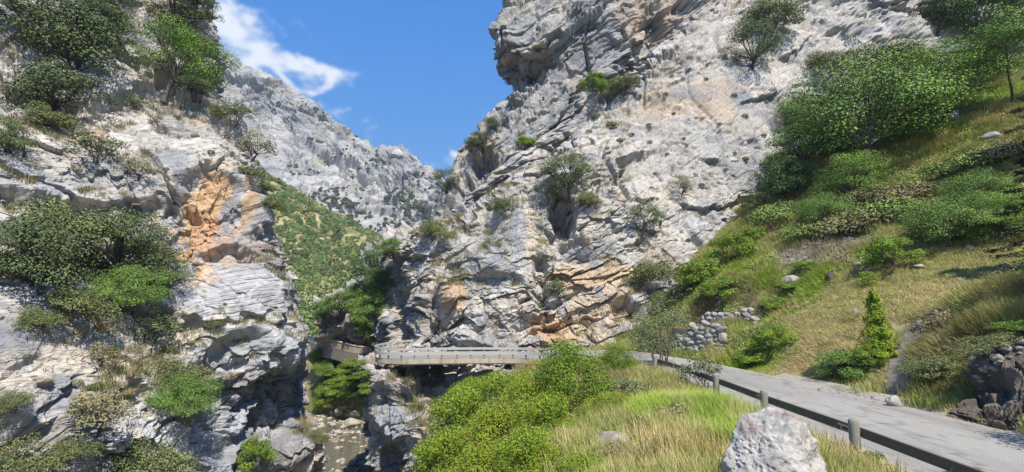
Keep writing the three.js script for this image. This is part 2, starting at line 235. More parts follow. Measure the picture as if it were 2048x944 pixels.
// left wall of the gorge
{
  const py = [-420, -260, -100, 60, 200, 340, 470, 600, 720, 840, 960, 1120];
  const ed = [350, 365, 385, 404, 430, 492, 535, 572, 600, 616, 624, 632];
  const dep = [[64, 65, 67, 70, 72, 76, 80], [57, 58, 60, 63, 65, 69, 73], [50, 51, 53, 57, 60, 63, 67], [44, 45.5, 47.5, 51, 54, 58, 62], [39, 41, 43, 46.5, 49.5, 53, 57], [35, 37, 39, 43, 46, 49, 53], [32, 34, 37.5, 42, 45, 46.5, 50], [27.5, 30, 33, 37.5, 41.5, 44.5, 49], [24, 27, 30, 34.5, 39, 43.5, 49], [21, 24.5, 28, 32.5, 37.5, 43.5, 50], [19, 22.5, 26.5, 31.5, 37, 44, 51], [16, 20, 24.5, 30.5, 37, 45, 52]];
  const t = [0, 0.2, 0.38, 0.56, 0.72, 0.87, 1];
  const rows = py.map((y, r) => { const a = t.map((q, c) => P(lerp(-320, ed[r], q), y, dep[r][c])), e = a[6]; return [...a, off(e, -2.5, 0, -5), off(e, -9, 0, -14), off(e, -30, 3, -30)]; });
  const dent = dents([
    [385, 405, 45, [4.4, 5.8, 6], -2.2, 0.7], [420, 360, 45, [5, 2.2, 5], 1.1], [350, 265, 46, [5, 1.6, 5], 0.9], [440, 505, 45, [3, 1.4, 4], -1.6, 0.5], [425, 470, 44, [3.4, 1.2, 4], 1.1],
    [455, 590, 45, [5.5, 5, 6], 1.5], [540, 680, 47, [4.5, 3.2, 5], 1.4], [470, 700, 43, [1.5, 1.9, 3], -1.7, 0.5], [588, 800, 48.5, [2.0, 4.6, 6], -2.2, 0.6], [498, 790, 45, [1.3, 3.0, 5], -1.6, 0.5], [560, 925, 47, [4.4, 2.6, 5], 1.6], [505, 470, 47, [1.6, 3, 4], -1.6, 0.3], [545, 440, 48, [2, 3.5, 4], 1.4],
    [110, 365, 38, [7, 1.2, 4], 0.9], [60, 395, 37, [7, 1.3, 4], -1.2, 0.4], [230, 385, 40, [4, 1.3, 4], -1.3, 0.4], [90, 640, 31, [4, 2.4, 4], 1.2], [150, 715, 29, [4, 1.2, 4], -0.9, 0.3], [420, 830, 38, [3.2, 2.2, 4], 1.5], [300, 40, 52, [3, 2.6, 4], -2, 0.5], [50, 180, 43, [5, 1.2, 4], -1, 0.3],
  ]);
  const stainAndShade = stainsAndShade([
    [352, 395, 44, [2.6, 5.6, 5], OCHRE, 1], [355, 455, 43, [2.4, 2.2, 5], RUST, 0.6], [433, 410, 45, [1.0, 4.0, 5], OCHRE, 0.95], [398, 400, 45, [0.9, 4, 5], BLUE, 0.8], [430, 545, 44, [1.7, 2.2, 5], [0.6, 0.43, 0.28], 0.95], [445, 492, 44, [1.9, 1.0, 4], OCHRE, 0.7], [490, 738, 44, [0.9, 0.8, 3], OCHRE, 0.8],
    [30, 345, 38, [3, 1.4, 4], BLUE, 0.5], [285, 290, 44, [2, 1.4, 4], BLUE, 0.7], [500, 470, 47, [3, 5, 5], BLUE, 0.55], [495, 600, 46, [4, 3, 5], [0.42, 0.42, 0.43], 0.8], [90, 590, 32, [2.4, 1.6, 4], BLUE, 0.5], [530, 700, 47, [3.6, 2.6, 4], [0.33, 0.345, 0.38], 0.7], [105, 240, 42, [1.6, 1.2, 4], OCHRE, 0.6], [150, 690, 30, [4.5, 3, 4], CREAM, 0.6], [560, 830, 47.5, [3.6, 5, 6], [0.17, 0.165, 0.17], 0.8], [400, 900, 37, [4, 3, 4], [0.4, 0.42, 0.47], 0.6],  // near-black patch paints the shade of the undercut, the others are rock colours
  ]);
  sheet('cliff_left', rows, 560, 600, rockShape([0.55, 0.8, 0.25], { size: 4.2, amp: 0.8, ledge: 0.6, fold: 0.25, calm: calmZones([[395, 410, 45, 7.5, 0.3], [490, 600, 46, 6, 0.38], [90, 640, 31, 5, 0.5], [300, 270, 46, 5, 0.5]]) }), dent, rockColor({ pale: 0.16, stainAndShade }), 'pale grey limestone cliff with ochre patches on the left of the gorge', { cw: [0.3, 0.5, 1, 1, 1, 1, 0.5, 0.4, 0.25], rw: [0.3, 0.4, 0.8, 1, 1, 1, 1, 1, 1, 1, 0.5] });
}
// right wall: the lower slab above the bridge
{
  const cols = [
    [[772, 505, 84], [762, 545, 80], [752, 620, 78], [748, 700, 77], [748, 790, 76]],
    [[806, 480, 75], [790, 540, 71], [778, 620, 69], [774, 705, 68], [774, 800, 67]],
    [[850, 462, 69], [826, 540, 64], [812, 620, 62], [812, 705, 61], [812, 800, 60]],
    [[890, 440, 65], [872, 530, 58.5], [838, 620, 55.5], [828, 710, 54.5], [828, 800, 54]],
    [[950, 408, 65], [945, 500, 58], [935, 600, 56], [930, 715, 54.5], [930, 800, 54]],
    [[1040, 345, 67], [1040, 470, 59], [1040, 600, 56], [1040, 715, 54.5], [1040, 800, 54]],
    [[1150, 275, 71], [1160, 430, 60], [1160, 580, 56], [1160, 715, 54], [1160, 800, 53.5]],
    [[1250, 190, 76], [1270, 380, 63.5], [1285, 560, 57], [1295, 715, 53.5], [1295, 800, 53]],
    [[1350, 85, 83], [1390, 320, 68], [1405, 520, 61], [1430, 715, 57], [1440, 800, 56]],
    [[1490, -10, 91], [1510, 280, 73], [1540, 480, 67], [1570, 700, 63], [1580, 800, 62]],
    [[1650, -60, 96], [1690, 240, 80], [1730, 440, 74], [1760, 690, 70], [1770, 800, 69]],
    [[1900, -70, 100], [1950, 150, 90], [1980, 380, 84], [2000, 650, 80], [2000, 800, 80]],
    [[2250, -80, 105], [2280, 130, 96], [2300, 380, 90], [2330, 650, 86], [2330, 800, 86]],
  ].map((c) => { const w = c.map((q) => P(...q)); return [off(w[0], 3, -3, -22), off(w[0], 1, 0.6, -9), ...w]; });
  const rows = cols[0].map((_, r) => cols.map((c) => c[r]));
  const dent = dents([
    [1127, 425, 60, [1.8, 3.4, 6], -4.5, 0.8], [1130, 362, 60, [3.4, 1.7, 4], 2.4], [975, 420, 59, [1.6, 3, 4], -1.1, 0.3], [1040, 450, 58, [2.6, 5, 5], 1.0],
    [862, 640, 55.5, [2.1, 4, 5], -1.9, 0.6], [905, 590, 56, [2.6, 2.6, 4], 1.5], [960, 520, 57, [3.5, 3, 5], 1.2], [1080, 560, 56.5, [1.0, 3.4, 4], -1.7, 0.5], [1150, 500, 58, [2.4, 2, 4], -1.4, 0.4], [1175, 490, 57.5, [1, 1.4, 3], 0.9], [1250, 620, 56, [1.8, 1.4, 4], -1.8, 0.55], [1245, 590, 56, [2.4, 1.0, 4], 0.8],
    [920, 690, 55, [5, 1.0, 4], -1.0, 0.4], [800, 590, 66, [3, 3, 5], -2, 0.5], [780, 640, 68, [2, 3, 5], 1.4], [810, 660, 64, [1.5, 3, 5], -2, 0.5], [1310, 190, 75, [6, 2, 6], 1.0], [1270, 150, 78, [5, 1.5, 6], -1.2, 0.4], [1400, 470, 62, [3, 4, 5], 1], [1165, 660, 55.5, [5, 1.2, 4], -0.9, 0.4], [1000, 560, 57, [3, 0.9, 4], -0.9, 0.4],
  ]);
  const stainAndShade = stainsAndShade([
    [1068, 470, 58, [1.2, 5.4, 6], CREAM, 0.9], [985, 480, 58, [1.8, 3.4, 5], [0.30, 0.315, 0.35], 0.75], [1035, 450, 58, [1.2, 4.5, 5], [0.33, 0.34, 0.37], 0.6], [915, 590, 56, [1.7, 2.4, 4], OCHRE, 0.75], [980, 545, 57, [3.2, 2.6, 5], BLUE, 0.6], [1175, 560, 57, [6.5, 2.2, 5], [0.52, 0.385, 0.25], 0.95], [1110, 660, 55, [3, 2.4, 4], OCHRE, 0.9], [1195, 625, 55.5, [5.5, 3.4, 5], [0.49, 0.39, 0.285], 0.9], [1178, 488, 57, [0.8, 1, 3], OCHRE, 0.8], [1160, 505, 58, [2.6, 1.6, 4], BLUE, 0.7],
    [925, 690, 55, [6.5, 1.6, 5], [0.3, 0.3, 0.31], 0.7], [850, 620, 56, [1.6, 4.5, 5], [0.27, 0.235, 0.215], 0.6], [1430, 300, 68, [7, 6, 8], [0.41, 0.395, 0.375], 0.7], [1500, 360, 70, [5, 4, 8], BLUE, 0.45], [1380, 190, 76, [5, 2, 8], BLUE, 0.4], [1260, 440, 62, [4, 3, 5], [0.40, 0.40, 0.40], 0.5], [1420, 440, 63, [3.4, 3.4, 5], [0.37, 0.385, 0.42], 0.6], [1345, 400, 66, [3, 1.6, 4], CREAM, 0.5], [1300, 130, 78, [5, 2.2, 6], CREAM, 0.5], [1040, 600, 56, [2, 2.4, 4], CREAM, 0.5], [1100, 700, 54.5, [3, 1, 4], RUST, 0.5], [870, 560, 58, [1.5, 2, 4], CREAM, 0.5],
  ]);
  sheet('cliff_right_lower', rows, 700, 500, rockShape([-0.3, 0.92, 0.25], { size: 4.4, amp: 0.82, ledge: 0.42, fold: 0.4, crack: 0.5, calm: calmZones([[1420, 260, 71, 22, 0.34], [1560, 300, 74, 20, 0.34], [1360, 400, 66, 10, 0.5], [1010, 470, 59, 8, 0.4], [1700, 200, 82, 26, 0.45], [1470, 100, 84, 18, 0.55]]) }), dent, rockColor({ pale: 0.18, streak: 0.35, stainAndShade }), 'pale folded limestone slab rising on the right above the bridge', { cw: [0.5, 0.5, 0.5, 1, 1, 1, 1, 1, 1, 1, 0.7, 0.4], rw: [0.3, 0.4, 1.2, 1.2, 1, 0.5] });
}
// right wall: the greyer upper crag behind it
{
  const rows = [
    [[1160, -330, 112], [1290, -330, 108], [1440, -330, 108], [1620, -330, 114], [1850, -330, 120], [2200, -330, 122]],
    [[1085, -150, 104], [1200, -150, 100], [1340, -150, 99], [1520, -150, 104], [1740, -150, 112], [2200, -150, 116]],
    [[1040, -10, 98], [1150, -10, 94], [1290, -10, 93], [1460, -10, 97], [1680, -10, 106], [2200, -10, 112]],
    [[1000, 55, 93.5], [1100, 55, 91], [1230, 60, 90], [1400, 60, 95], [1640, 60, 104], [2200, 60, 110]],
    [[1000, 125, 93], [1085, 125, 90], [1200, 130, 88.5], [1370, 130, 94], [1640, 130, 104], [2200, 130, 110]],
    [[1013, 185, 94], [1075, 190, 89], [1170, 200, 86.5], [1340, 200, 95], [1640, 200, 105], [2200, 200, 110]],
    [[975, 250, 91], [1040, 255, 86.5], [1110, 262, 84], [1300, 280, 96], [1640, 280, 106], [2200, 280, 112]],
    [[930, 300, 88], [975, 310, 83.5], [1040, 322, 80.5], [1250, 350, 96], [1640, 350, 108], [2200, 350, 114]],
    [[888, 358, 85], [920, 365, 81], [970, 378, 78], [1200, 420, 96], [1640, 420, 108], [2200, 420, 114]],
    [[852, 415, 83], [885, 420, 79.5], [925, 430, 77], [1150, 480, 96], [1640, 480, 108], [2200, 480, 114]],
    [[828, 480, 82], [850, 490, 79], [890, 500, 78], [1120, 560, 96], [1640, 560, 108], [2200, 560, 114]],
    [[800, 600, 82], [840, 600, 80], [890, 600, 80], [1120, 640, 96], [1640, 640, 108], [2200, 640, 114]],
  ].map((r) => { const a = r.map((q) => P(...q)), e = a[0]; return [off(e, 26, 0, -34), off(e, 8, 0, -16), off(e, 1.5, 0, -5), ...a]; });
  const dent = dents([
    [1040, 160, 90, [5, 4, 6], -2.4, 0.4], [1015, 70, 91, [3, 3.4, 5], 2], [1020, 130, 92, [2, 2, 5], -2, 0.5], [1320, 60, 91, [4, 6, 6], -3.2, 0.5], [1280, 50, 90, [2.6, 5, 5], 1.2], [1370, 10, 95, [3, 3, 5], -2.6, 0.5], [893, 425, 79, [3.2, 5.2, 5], -5, 0.7], [925, 365, 80, [3.4, 4, 5], -4.5, 0.7], [960, 318, 82, [3, 2.6, 5], -3.5, 0.6], [905, 350, 82, [2.5, 1.6, 4], 1.6], [1100, 60, 91, [4, 6, 5], 1.4], [1215, 20, 90, [3, 6, 5], 1.0],
  ]);
  const stainAndShade = stainsAndShade([[1280, 55, 90, [2.2, 5, 6], [0.50, 0.38, 0.28], 0.8], [1180, 80, 89, [6, 8, 7], BLUE, 0.6], [1340, 40, 92, [2.4, 4, 6], [0.4, 0.3, 0.24], 0.6], [1020, 110, 92, [2, 2.4, 5], [0.36, 0.27, 0.22], 0.7], [1050, 60, 92, [4, 5, 6], [0.3, 0.31, 0.34], 0.5], [1690, 30, 104, [8, 8, 8], BLUE, 0.5]]);
  sheet('cliff_right_upper', rows, 400, 320, rockShape([-0.5, 0.7, 0.2], { size: 6, amp: 1.15, ledge: 0.5, fold: 0.6, crack: 0.3 }), dent, rockColor({ pale: 0.0, streak: 0.7, stainAndShade }), 'grey blue upper crag with a jutting prow against the sky', { cw: [0.2, 0.3, 0.4, 1, 1, 0.8, 0.6, 0.4], rw: [0.3, 0.8, 1, 1, 1, 1, 1, 1, 1, 0.8, 0.3] });
}
// the spur at the bend of the road
{
  const rows = [
    [[745, 505, 120], [770, 495, 116], [805, 475, 110], [850, 450, 108]], [[705, 570, 104], [732, 555, 100], [775, 525, 96], [830, 495, 94]], [[641, 605, 95], [680, 595, 91], [740, 580, 88], [820, 560, 86]], [[640, 650, 93], [680, 645, 89.5], [740, 630, 87], [820, 620, 86]], [[648, 690, 92], [690, 692, 89], [740, 690, 87], [820, 690, 86]], [[650, 760, 92], [690, 770, 89], [740, 770, 87], [820, 770, 86]],
  ].map((r) => { const a = r.map((q) => P(...q)), e = a[0]; return [off(e, -2, 3, -60), off(e, 1, 0, -22), off(e, 1, 0, -6), ...a]; });
  sheet('cliff_spur', rows, 170, 170, rockShape([-0.5, 0.8, 0.2], { size: 4, amp: 1.1, ledge: 0.5, fold: 0.5 }), dents([[665, 650, 91, [3, 3.5, 5], -2.2, 0.4], [690, 610, 90, [2, 2.5, 5], 1.5], [735, 660, 87, [2, 4, 5], -2, 0.4]]), rockColor({ pale: 0.05 }), 'dark fissured rock spur above the far stretch of road');
}
// the rock that carries the bridge
{
  const rows = [
    [[716, 722, 54], [738, 728, 50], [775, 737, 49.5], [830, 744, 50], [880, 744, 53.5], [935, 746, 53.5], [985, 744, 50], [1070, 742, 49.5], [1180, 730, 49], [1300, 730, 49]],
    [[716, 730, 50], [738, 738, 47.2], [775, 746, 46.4], [830, 751, 46.6], [880, 752, 51.5], [935, 756, 52], [985, 748, 47], [1070, 742, 46.2], [1180, 735, 46], [1300, 735, 45]],
    [[722, 775, 49.5], [740, 778, 46.6], [785, 782, 45.6], [840, 785, 45.6], [885, 790, 50], [935, 786, 50], [985, 790, 44.5], [1070, 785, 42.5], [1180, 780, 41], [1300, 780, 40]],
    [[728, 830, 49.5], [745, 830, 46.4], [790, 830, 45], [845, 832, 44.6], [890, 835, 45.5], [935, 835, 43], [985, 835, 39], [1070, 835, 37], [1180, 830, 36], [1300, 830, 36]],
    [[736, 890, 49], [755, 892, 47.3], [795, 888, 45.8], [845, 885, 42.5], [890, 890, 39.5], [935, 890, 37], [985, 890, 34], [1070, 890, 32], [1180, 890, 32], [1300, 890, 32]],
    [[738, 950, 49], [758, 955, 47.5], [795, 950, 45.5], [845, 950, 41], [890, 950, 37], [935, 950, 34.5], [985, 950, 32], [1070, 950, 30], [1180, 950, 30], [1300, 950, 30]],
    [[742, 1060, 49], [760, 1060, 47], [795, 1060, 44.5], [845, 1060, 40], [890, 1060, 36], [935, 1060, 33], [985, 1060, 31], [1070, 1060, 29], [1180, 1060, 29], [1300, 1060, 29]],
  ].map((r) => { const a = r.map((q) => P(...q)), e = a[0]; return [off(e, 10, 0, -26), off(e, 3, 0, -10), off(e, 0.6, 0, -3), ...a]; });
  const dent = dents([[815, 795, 45.5, [1.8, 1.0, 3], -1.2, 0.5], [850, 772, 46, [1.4, 1.2, 3], -1.6, 0.6], [785, 925, 45.6, [1.6, 1.8, 4], -1.6, 0.6], [800, 850, 45, [2.4, 1.6, 4], 1.1], [770, 765, 46, [2, 1, 3], 0.8], [1050, 780, 43, [2, 1.6, 3], 0.9], [860, 920, 41, [1.4, 2, 3], 0.8]]);
  sheet('cliff_under_bridge', rows, 280, 250, rockShape([-0.2, 0.95, 0.15], { size: 3.0, amp: 0.5, ledge: 0.7, fold: 0.4 }), dent, rockColor({ pale: 0.1, stainAndShade: stainsAndShade([[870, 830, 44, [1.6, 2.6, 4], CREAM, 0.7], [770, 830, 46, [3, 4, 4], [0.36, 0.37, 0.4], 0.6], [775, 930, 46, [2, 3, 4], [0.2, 0.17, 0.16], 0.7], [800, 760, 46, [3, 1.2, 3], [0.44, 0.38, 0.34], 0.7], [960, 770, 45, [1.4, 1, 3], CREAM, 0.7]]) }), 'layered rock buttress standing under the bridge deck', { cw: [0.2, 0.3, 0.3, 1, 1, 1, 1, 1, 1, 0.7, 0.3, 0.2], rw: [0.3, 1, 1, 1, 1, 0.3] });
}
// mountain beyond the gorge, and the scrubby hillside below it
{
  const rows = [
    [[250, -120, 760], [330, -30, 745], [418, 80, 730], [470, 122, 715], [535, 160, 700], [600, 196, 690], [645, 238, 680], [700, 268, 665], [760, 290, 650], [808, 298, 640], [832, 316, 630], [870, 348, 620], [930, 420, 610], [1020, 520, 600]],
    [[250, 40, 690], [330, 60, 680], [418, 150, 665], [470, 190, 650], [535, 235, 635], [600, 265, 625], [645, 300, 615], [700, 325, 605], [760, 345, 595], [808, 355, 590], [832, 365, 585], [870, 390, 580], [930, 450, 575], [1020, 540, 570]],
    [[250, 200, 600], [330, 220, 595], [418, 250, 580], [470, 280, 570], [535, 320, 560], [600, 345, 550], [645, 370, 545], [700, 390, 540], [760, 405, 540], [808, 415, 540], [832, 420, 540], [870, 440, 540], [930, 490, 540], [1020, 560, 540]],
    [[250, 380, 500], [330, 390, 500], [418, 390, 495], [470, 400, 490], [535, 420, 485], [600, 435, 480], [645, 445, 480], [700, 460, 480], [760, 470, 480], [808, 475, 480], [832, 480, 480], [870, 490, 490], [930, 520, 500], [1020, 580, 510]],
    [[250, 640, 420], [330, 640, 420], [418, 640, 420], [470, 640, 420], [535, 640, 420], [600, 640, 420], [645, 640, 420], [700, 640, 420], [760, 640, 420], [808, 640, 420], [832, 640, 420], [870, 640, 430], [930, 640, 440], [1020, 640, 450]],
  ].map((r) => r.map((q) => P(...q)));
  rows.unshift(rows[0].map((q) => off(q, -40, -40, -160)));
  const sh = rockShape([0.45, 0.85, 0.2], { size: 5, amp: 1.05, ledge: 0.5, fold: 0.9, crack: 0.6 });
  const colour = (x, y, z, tint) => {
    const a = fbm(x * 0.012, y * 0.012, z * 0.012, 5), b = fbm(x * 0.05, y * 0.05, z * 0.05, 4); let c = mix3([0.33, 0.33, 0.33], [0.46, 0.445, 0.42], sst(-0.25, 0.2, a + 0.5 * b)); c = mix3(c, [0.43, 0.35, 0.29], sst(0.2, 0.4, fbm(x * 0.015 + 9, y * 0.03, z * 0.015, 4)) * 0.55);
    const [, py] = [0, y - EYE]; const green = sst(0.0, 0.22, b * 0.8 + fbm(x * 0.02 + 70, y * 0.02, z * 0.02, 4) - 0.09); c = mix3(c, [0.17, 0.165, 0.085], green * 0.5);
    const m = 0.82 + 0.36 * tint + 0.2 * b; return [c[0] * m, c[1] * m, c[2] * m];
  };
  const mm = rockMat.clone(); mm.bumpScale = 1.2;
  sheet('mountain', rows, 440, 280, sh, null, colour, 'bare grey limestone mountain closing the end of the gorge', { k: 0.2, mat: mm, category: 'mountain' });
}
const hillCol = (x, y, z) => { const a = fbm(x * 0.03, y * 0.03, z * 0.03, 5), b = fbm(x * 0.2, y * 0.2, z * 0.2, 3); let c = mix3([0.16, 0.185, 0.06], [0.36, 0.30, 0.155], sst(-0.1, 0.35, a + 0.4 * b)); const m = 1 + 0.4 * b; return [c[0] * m, c[1] * m, c[2] * m]; };
{
  const rows = [
    [[380, 250, 330], [470, 290, 320], [535, 350, 310], [600, 395, 305], [660, 432, 300], [720, 462, 295], [770, 486, 290], [830, 520, 285], [920, 560, 280]],
    [[380, 400, 270], [470, 410, 265], [535, 430, 260], [600, 460, 255], [660, 490, 250], [720, 515, 245], [770, 535, 240], [830, 560, 235], [920, 590, 230]],
    [[380, 560, 190], [470, 560, 190], [535, 570, 188], [600, 580, 185], [660, 590, 182], [720, 600, 180], [770, 610, 178], [830, 620, 176], [920, 630, 176]],
    [[380, 700, 130], [470, 700, 130], [535, 700, 130], [600, 700, 130], [660, 700, 130], [720, 700, 130], [770, 705, 130], [830, 710, 130], [920, 710, 130]],
    [[380, 790, 104], [470, 790, 104], [535, 790, 104], [600, 788, 104], [660, 786, 104], [720, 786, 104], [770, 786, 104], [830, 786, 104], [920, 786, 104]],
  ].map((r) => r.map((q) => P(...q)));
  rows.unshift(rows[0].map((q) => off(q, -10, -25, -70)));
  sheet('hillside', rows, 160, 140, (x, y, z) => { rockShape.tint = 0.5; return 4 * fbm(x * 0.03, y * 0.03, z * 0.03, 4) + 0.8 * fbm(x * 0.2, y * 0.2, z * 0.2, 3); }, null, hillCol, 'green scrub covered hillside below the bare mountain', { mat: soilMat, category: 'hillside' });
}

{ // wooded bank between the far road and the river
  const rows = [[[580, 700, 108], [650, 700, 98], [700, 708, 92], [750, 716, 89], [800, 720, 88], [860, 720, 88]], [[580, 755, 98], [650, 752, 91], [700, 758, 87], [750, 765, 84], [800, 770, 83], [860, 770, 83]], [[580, 810, 92], [650, 798, 87], [700, 797, 84], [760, 797, 81], [810, 800, 80], [860, 800, 80]], [[580, 900, 92], [650, 860, 87], [700, 860, 84], [760, 860, 81], [810, 860, 80], [860, 860, 80]]].map((r) => r.map((q) => P(...q)));
  sheet('river_bank', rows, 110, 60, (x, y, z) => { rockShape.tint = 0.5; return 0.9 * fbm(x * 0.2, y * 0.2, z * 0.2, 4); }, null, hillCol, 'overgrown bank between the far road and the river', { mat: soilMat, category: 'bank' });
}

// ---------------------------------------------------------------- road line (left and right edges, forward distance as -z)
const roadL = [[8.2, 6], [8.9, -4], [9.15, -9], [9.1, -13.4], [8.95, -17.9], [9.1, -22.4], [9.25, -27.5], [8.9, -32.5], [7.9, -37], [6.2, -41], [3.8, -44.6], [0.9, -46.5], [-2.5, -46.7], [-7, -46.4], [-10.2, -46.5], [-12.4, -47.8], [-13.4, -50.5], [-12.8, -54], [-10.5, -57.5], [-7, -61]];
const roadR = [[14.6, 6], [15.2, -4], [15.4, -9], [15.5, -13.4], [15.4, -17.9], [15.3, -22.4], [15.1, -28], [14.6, -33], [13.1, -38], [10.6, -43.2], [7, -48.2], [2.6, -51.4], [-2, -52.1], [-5, -52], [-7, -52], [-8, -52.4], [-8.4, -53.5], [-8, -55.2], [-6.5, -57], [-3.5, -59.5]];
const roadY = (z, x) => EYE - 4.0 - 0.33 * sst(-14, -34, z) - 1.02 * sst(11.2, 1.5, x) * sst(-34, -46, z) - 0.12 * sst(-6, -14, x) * sst(-40, -45, z);
const curveOf = (pts) => new THREE.CatmullRomCurve3(pts.map(([x, z]) => new THREE.Vector3(x, 0, z)), false, 'centripetal');
const NL = 480, LP = [], RP = [];
{ const a = curveOf(roadL), b = curveOf(roadR); for (let i = 0; i <= NL; i++) { LP.push(a.getPoint(i / NL)); RP.push(b.getPoint(i / NL)); } for (let i = 0; i <= NL; i++) { LP[i].y = roadY(LP[i].z, LP[i].x); RP[i].y = roadY(RP[i].z, RP[i].x) - (RP[i].x > 12 ? 0.05 : 0); } }
const BRIDGE0 = 0.565 * NL;                                      // from here on the road runs on the bridge deck

// ---------------------------------------------------------------- ground: thin-plate surface through surveyed points
const knots = [
  ...[[1500, 738, 31.5], [1560, 640, 36], [1640, 560, 40], [1700, 480, 46], [1450, 560, 48], [1360, 592, 54], [1330, 645, 51], [1420, 505, 57.5], [1560, 398, 62], [1680, 300, 63], [1800, 215, 66], [1900, 240, 57], [2048, 165, 62], [1700, 640, 31], [1850, 600, 30], [1980, 520, 33], [2060, 480, 34], [1800, 470, 41], [1900, 400, 45], [2048, 330, 42], [1560, 700, 32.5], [1650, 725, 29], [1800, 690, 26], [1870, 660, 25], [1930, 650, 22.5], [2048, 560, 24], [1500, 498, 55.5], [1600, 435, 53], [1950, 150, 70], [2300, 300, 36], [2400, 80, 60], [2300, 560, 22], [1640, 655, 32.5], [1480, 655, 41], [1500, 600, 44], [1400, 648, 46], [1395, 610, 47.5], [1530, 668, 41], [1420, 680, 41.5], [1345, 690, 44]].map((q) => P(...q)),
  ...[[-2, -7, -16], [-4, -9.5, -20], [-6, -10, -12], [-8, -14.5, -30], [0, -7.5, -26], [2.5, -6.4, -35], [-3, -11, -38], [-9, -17.5, -42], [-12, -18.5, -35], [-11, -17, -20], [-14, -17, -10], [-3, -4.2, -6], [3, -3.3, -6], [6, -3.8, -9], [0, -1.7, 0], [6.5, -3.7, 0], [-8, -8, 0], [-16, -15, 0], [5.5, -4.15, -14], [2.2, -4.5, -12], [2, -4.8, -17], [6.5, -4.2, -20], [4.5, -4.9, -24], [7.5, -4.4, -30], [5.5, -5.3, -34], [5, -5.3, -39], [0.5, -7.5, -44], [-5, -13, -44.5], [-14, -19.5, -46], [-18, -20, -30], [-22, -20.5, -60], [2, -7.5, -58], [-10, -9, -60], [13, -3.6, -49], [17, -3.9, -10], [17, -3.9, -2], [17, -4, -18], [16.6, -4.2, -25], [22, -0.5, -12], [22, 0, -4], [30, 4, -8], [45, 16, -10], [75, 36, -30], [75, 38, -75], [30, 12, -78], [60, 32, -78], [19, -2.9, -21], [20.5, -2.4, -24], [-22, -20.5, 5], [20, -1.6, 6], [6, -3.6, 7]].map(([x, y, z]) => [x, y + EYE, z]),
];
const tps = (() => {
  const n = knots.length, M = n + 3, A = [], phi = (r2) => r2 < 1e-9 ? 0 : r2 * Math.log(r2) * 0.5;
  for (let i = 0; i < M; i++) A.push(new Float64Array(M + 1));
  for (let i = 0; i < n; i++) { const p = knots[i]; for (let j = 0; j < n; j++) { const q = knots[j]; A[i][j] = phi((p[0] - q[0]) ** 2 + (p[2] - q[2]) ** 2) + (i === j ? 1.5 : 0); } A[i][n] = A[n][i] = 1; A[i][n + 1] = A[n + 1][i] = p[0]; A[i][n + 2] = A[n + 2][i] = p[2]; A[i][M] = p[1]; }
  for (let c = 0; c < M; c++) { let b = c; for (let r = c + 1; r < M; r++) if (Math.abs(A[r][c]) > Math.abs(A[b][c])) b = r; [A[c], A[b]] = [A[b], A[c]]; for (let r = 0; r < M; r++) if (r !== c) { const f = A[r][c] / A[c][c]; if (f) for (let k = c; k <= M; k++) A[r][k] -= f * A[c][k]; } }
  const w = A.map((r, i) => r[M] / r[i]);
  return (x, z) => { let s = w[n] + w[n + 1] * x + w[n + 2] * z; for (let i = 0; i < n; i++) s += w[i] * phi((x - knots[i][0]) ** 2 + (z - knots[i][2]) ** 2); return s; };
})();
function roadAt(x, z) {                                          // [distance outside the road, its height, how far along]
  let best = 1e9, bi = 0; for (let i = 0; i <= NL; i += 4) { const cx = (LP[i].x + RP[i].x) / 2, cz = (LP[i].z + RP[i].z) / 2, d = (x - cx) ** 2 + (z - cz) ** 2; if (d < best) { best = d; bi = i; } }
  const l = LP[bi], r = RP[bi], w = Math.hypot(l.x - r.x, l.z - r.z), ux = (r.x - l.x) / w, uz = (r.z - l.z) / w, s = (x - l.x) * ux + (z - l.z) * uz;
  return [s < 0 ? -s : s > w ? s - w : 0, lerp(l.y, r.y, clamp(s / w)), bi, s < 0];
}
function groundY(x, z) {
  let y = tps(x, z); y = Math.max(y, EYE - 21.5); y = lerp(y, Math.min(y, EYE - 22), sst(-12.5, -15, x) * sst(-26, -32, z));
  y += 0.35 * fbm(x * 0.25, 3, z * 0.25, 4) + 0.3 * fbm(x * 0.9, 8, z * 0.9, 3) * sst(15, 18, x) + 0.14 * fbm(x * 1.1, 8, z * 1.1, 3) - 0.25 * sst(0.15, 0.3, fbm(x * 0.22 + 3, 5, z * 0.4 + y * 0.2, 3)) * sst(17, 21, x);
  const [out, ry, i, left] = roadAt(x, z); if (i < BRIDGE0) { const k = 1 - sst(left ? 0.5 : 0.9, left ? 2.4 : 3.6, out), yy = ry - 0.06 - (left ? 0.08 : 0.10) * sst(0.05, 0.6, out); y = lerp(y, yy, k); }
  return y;
}
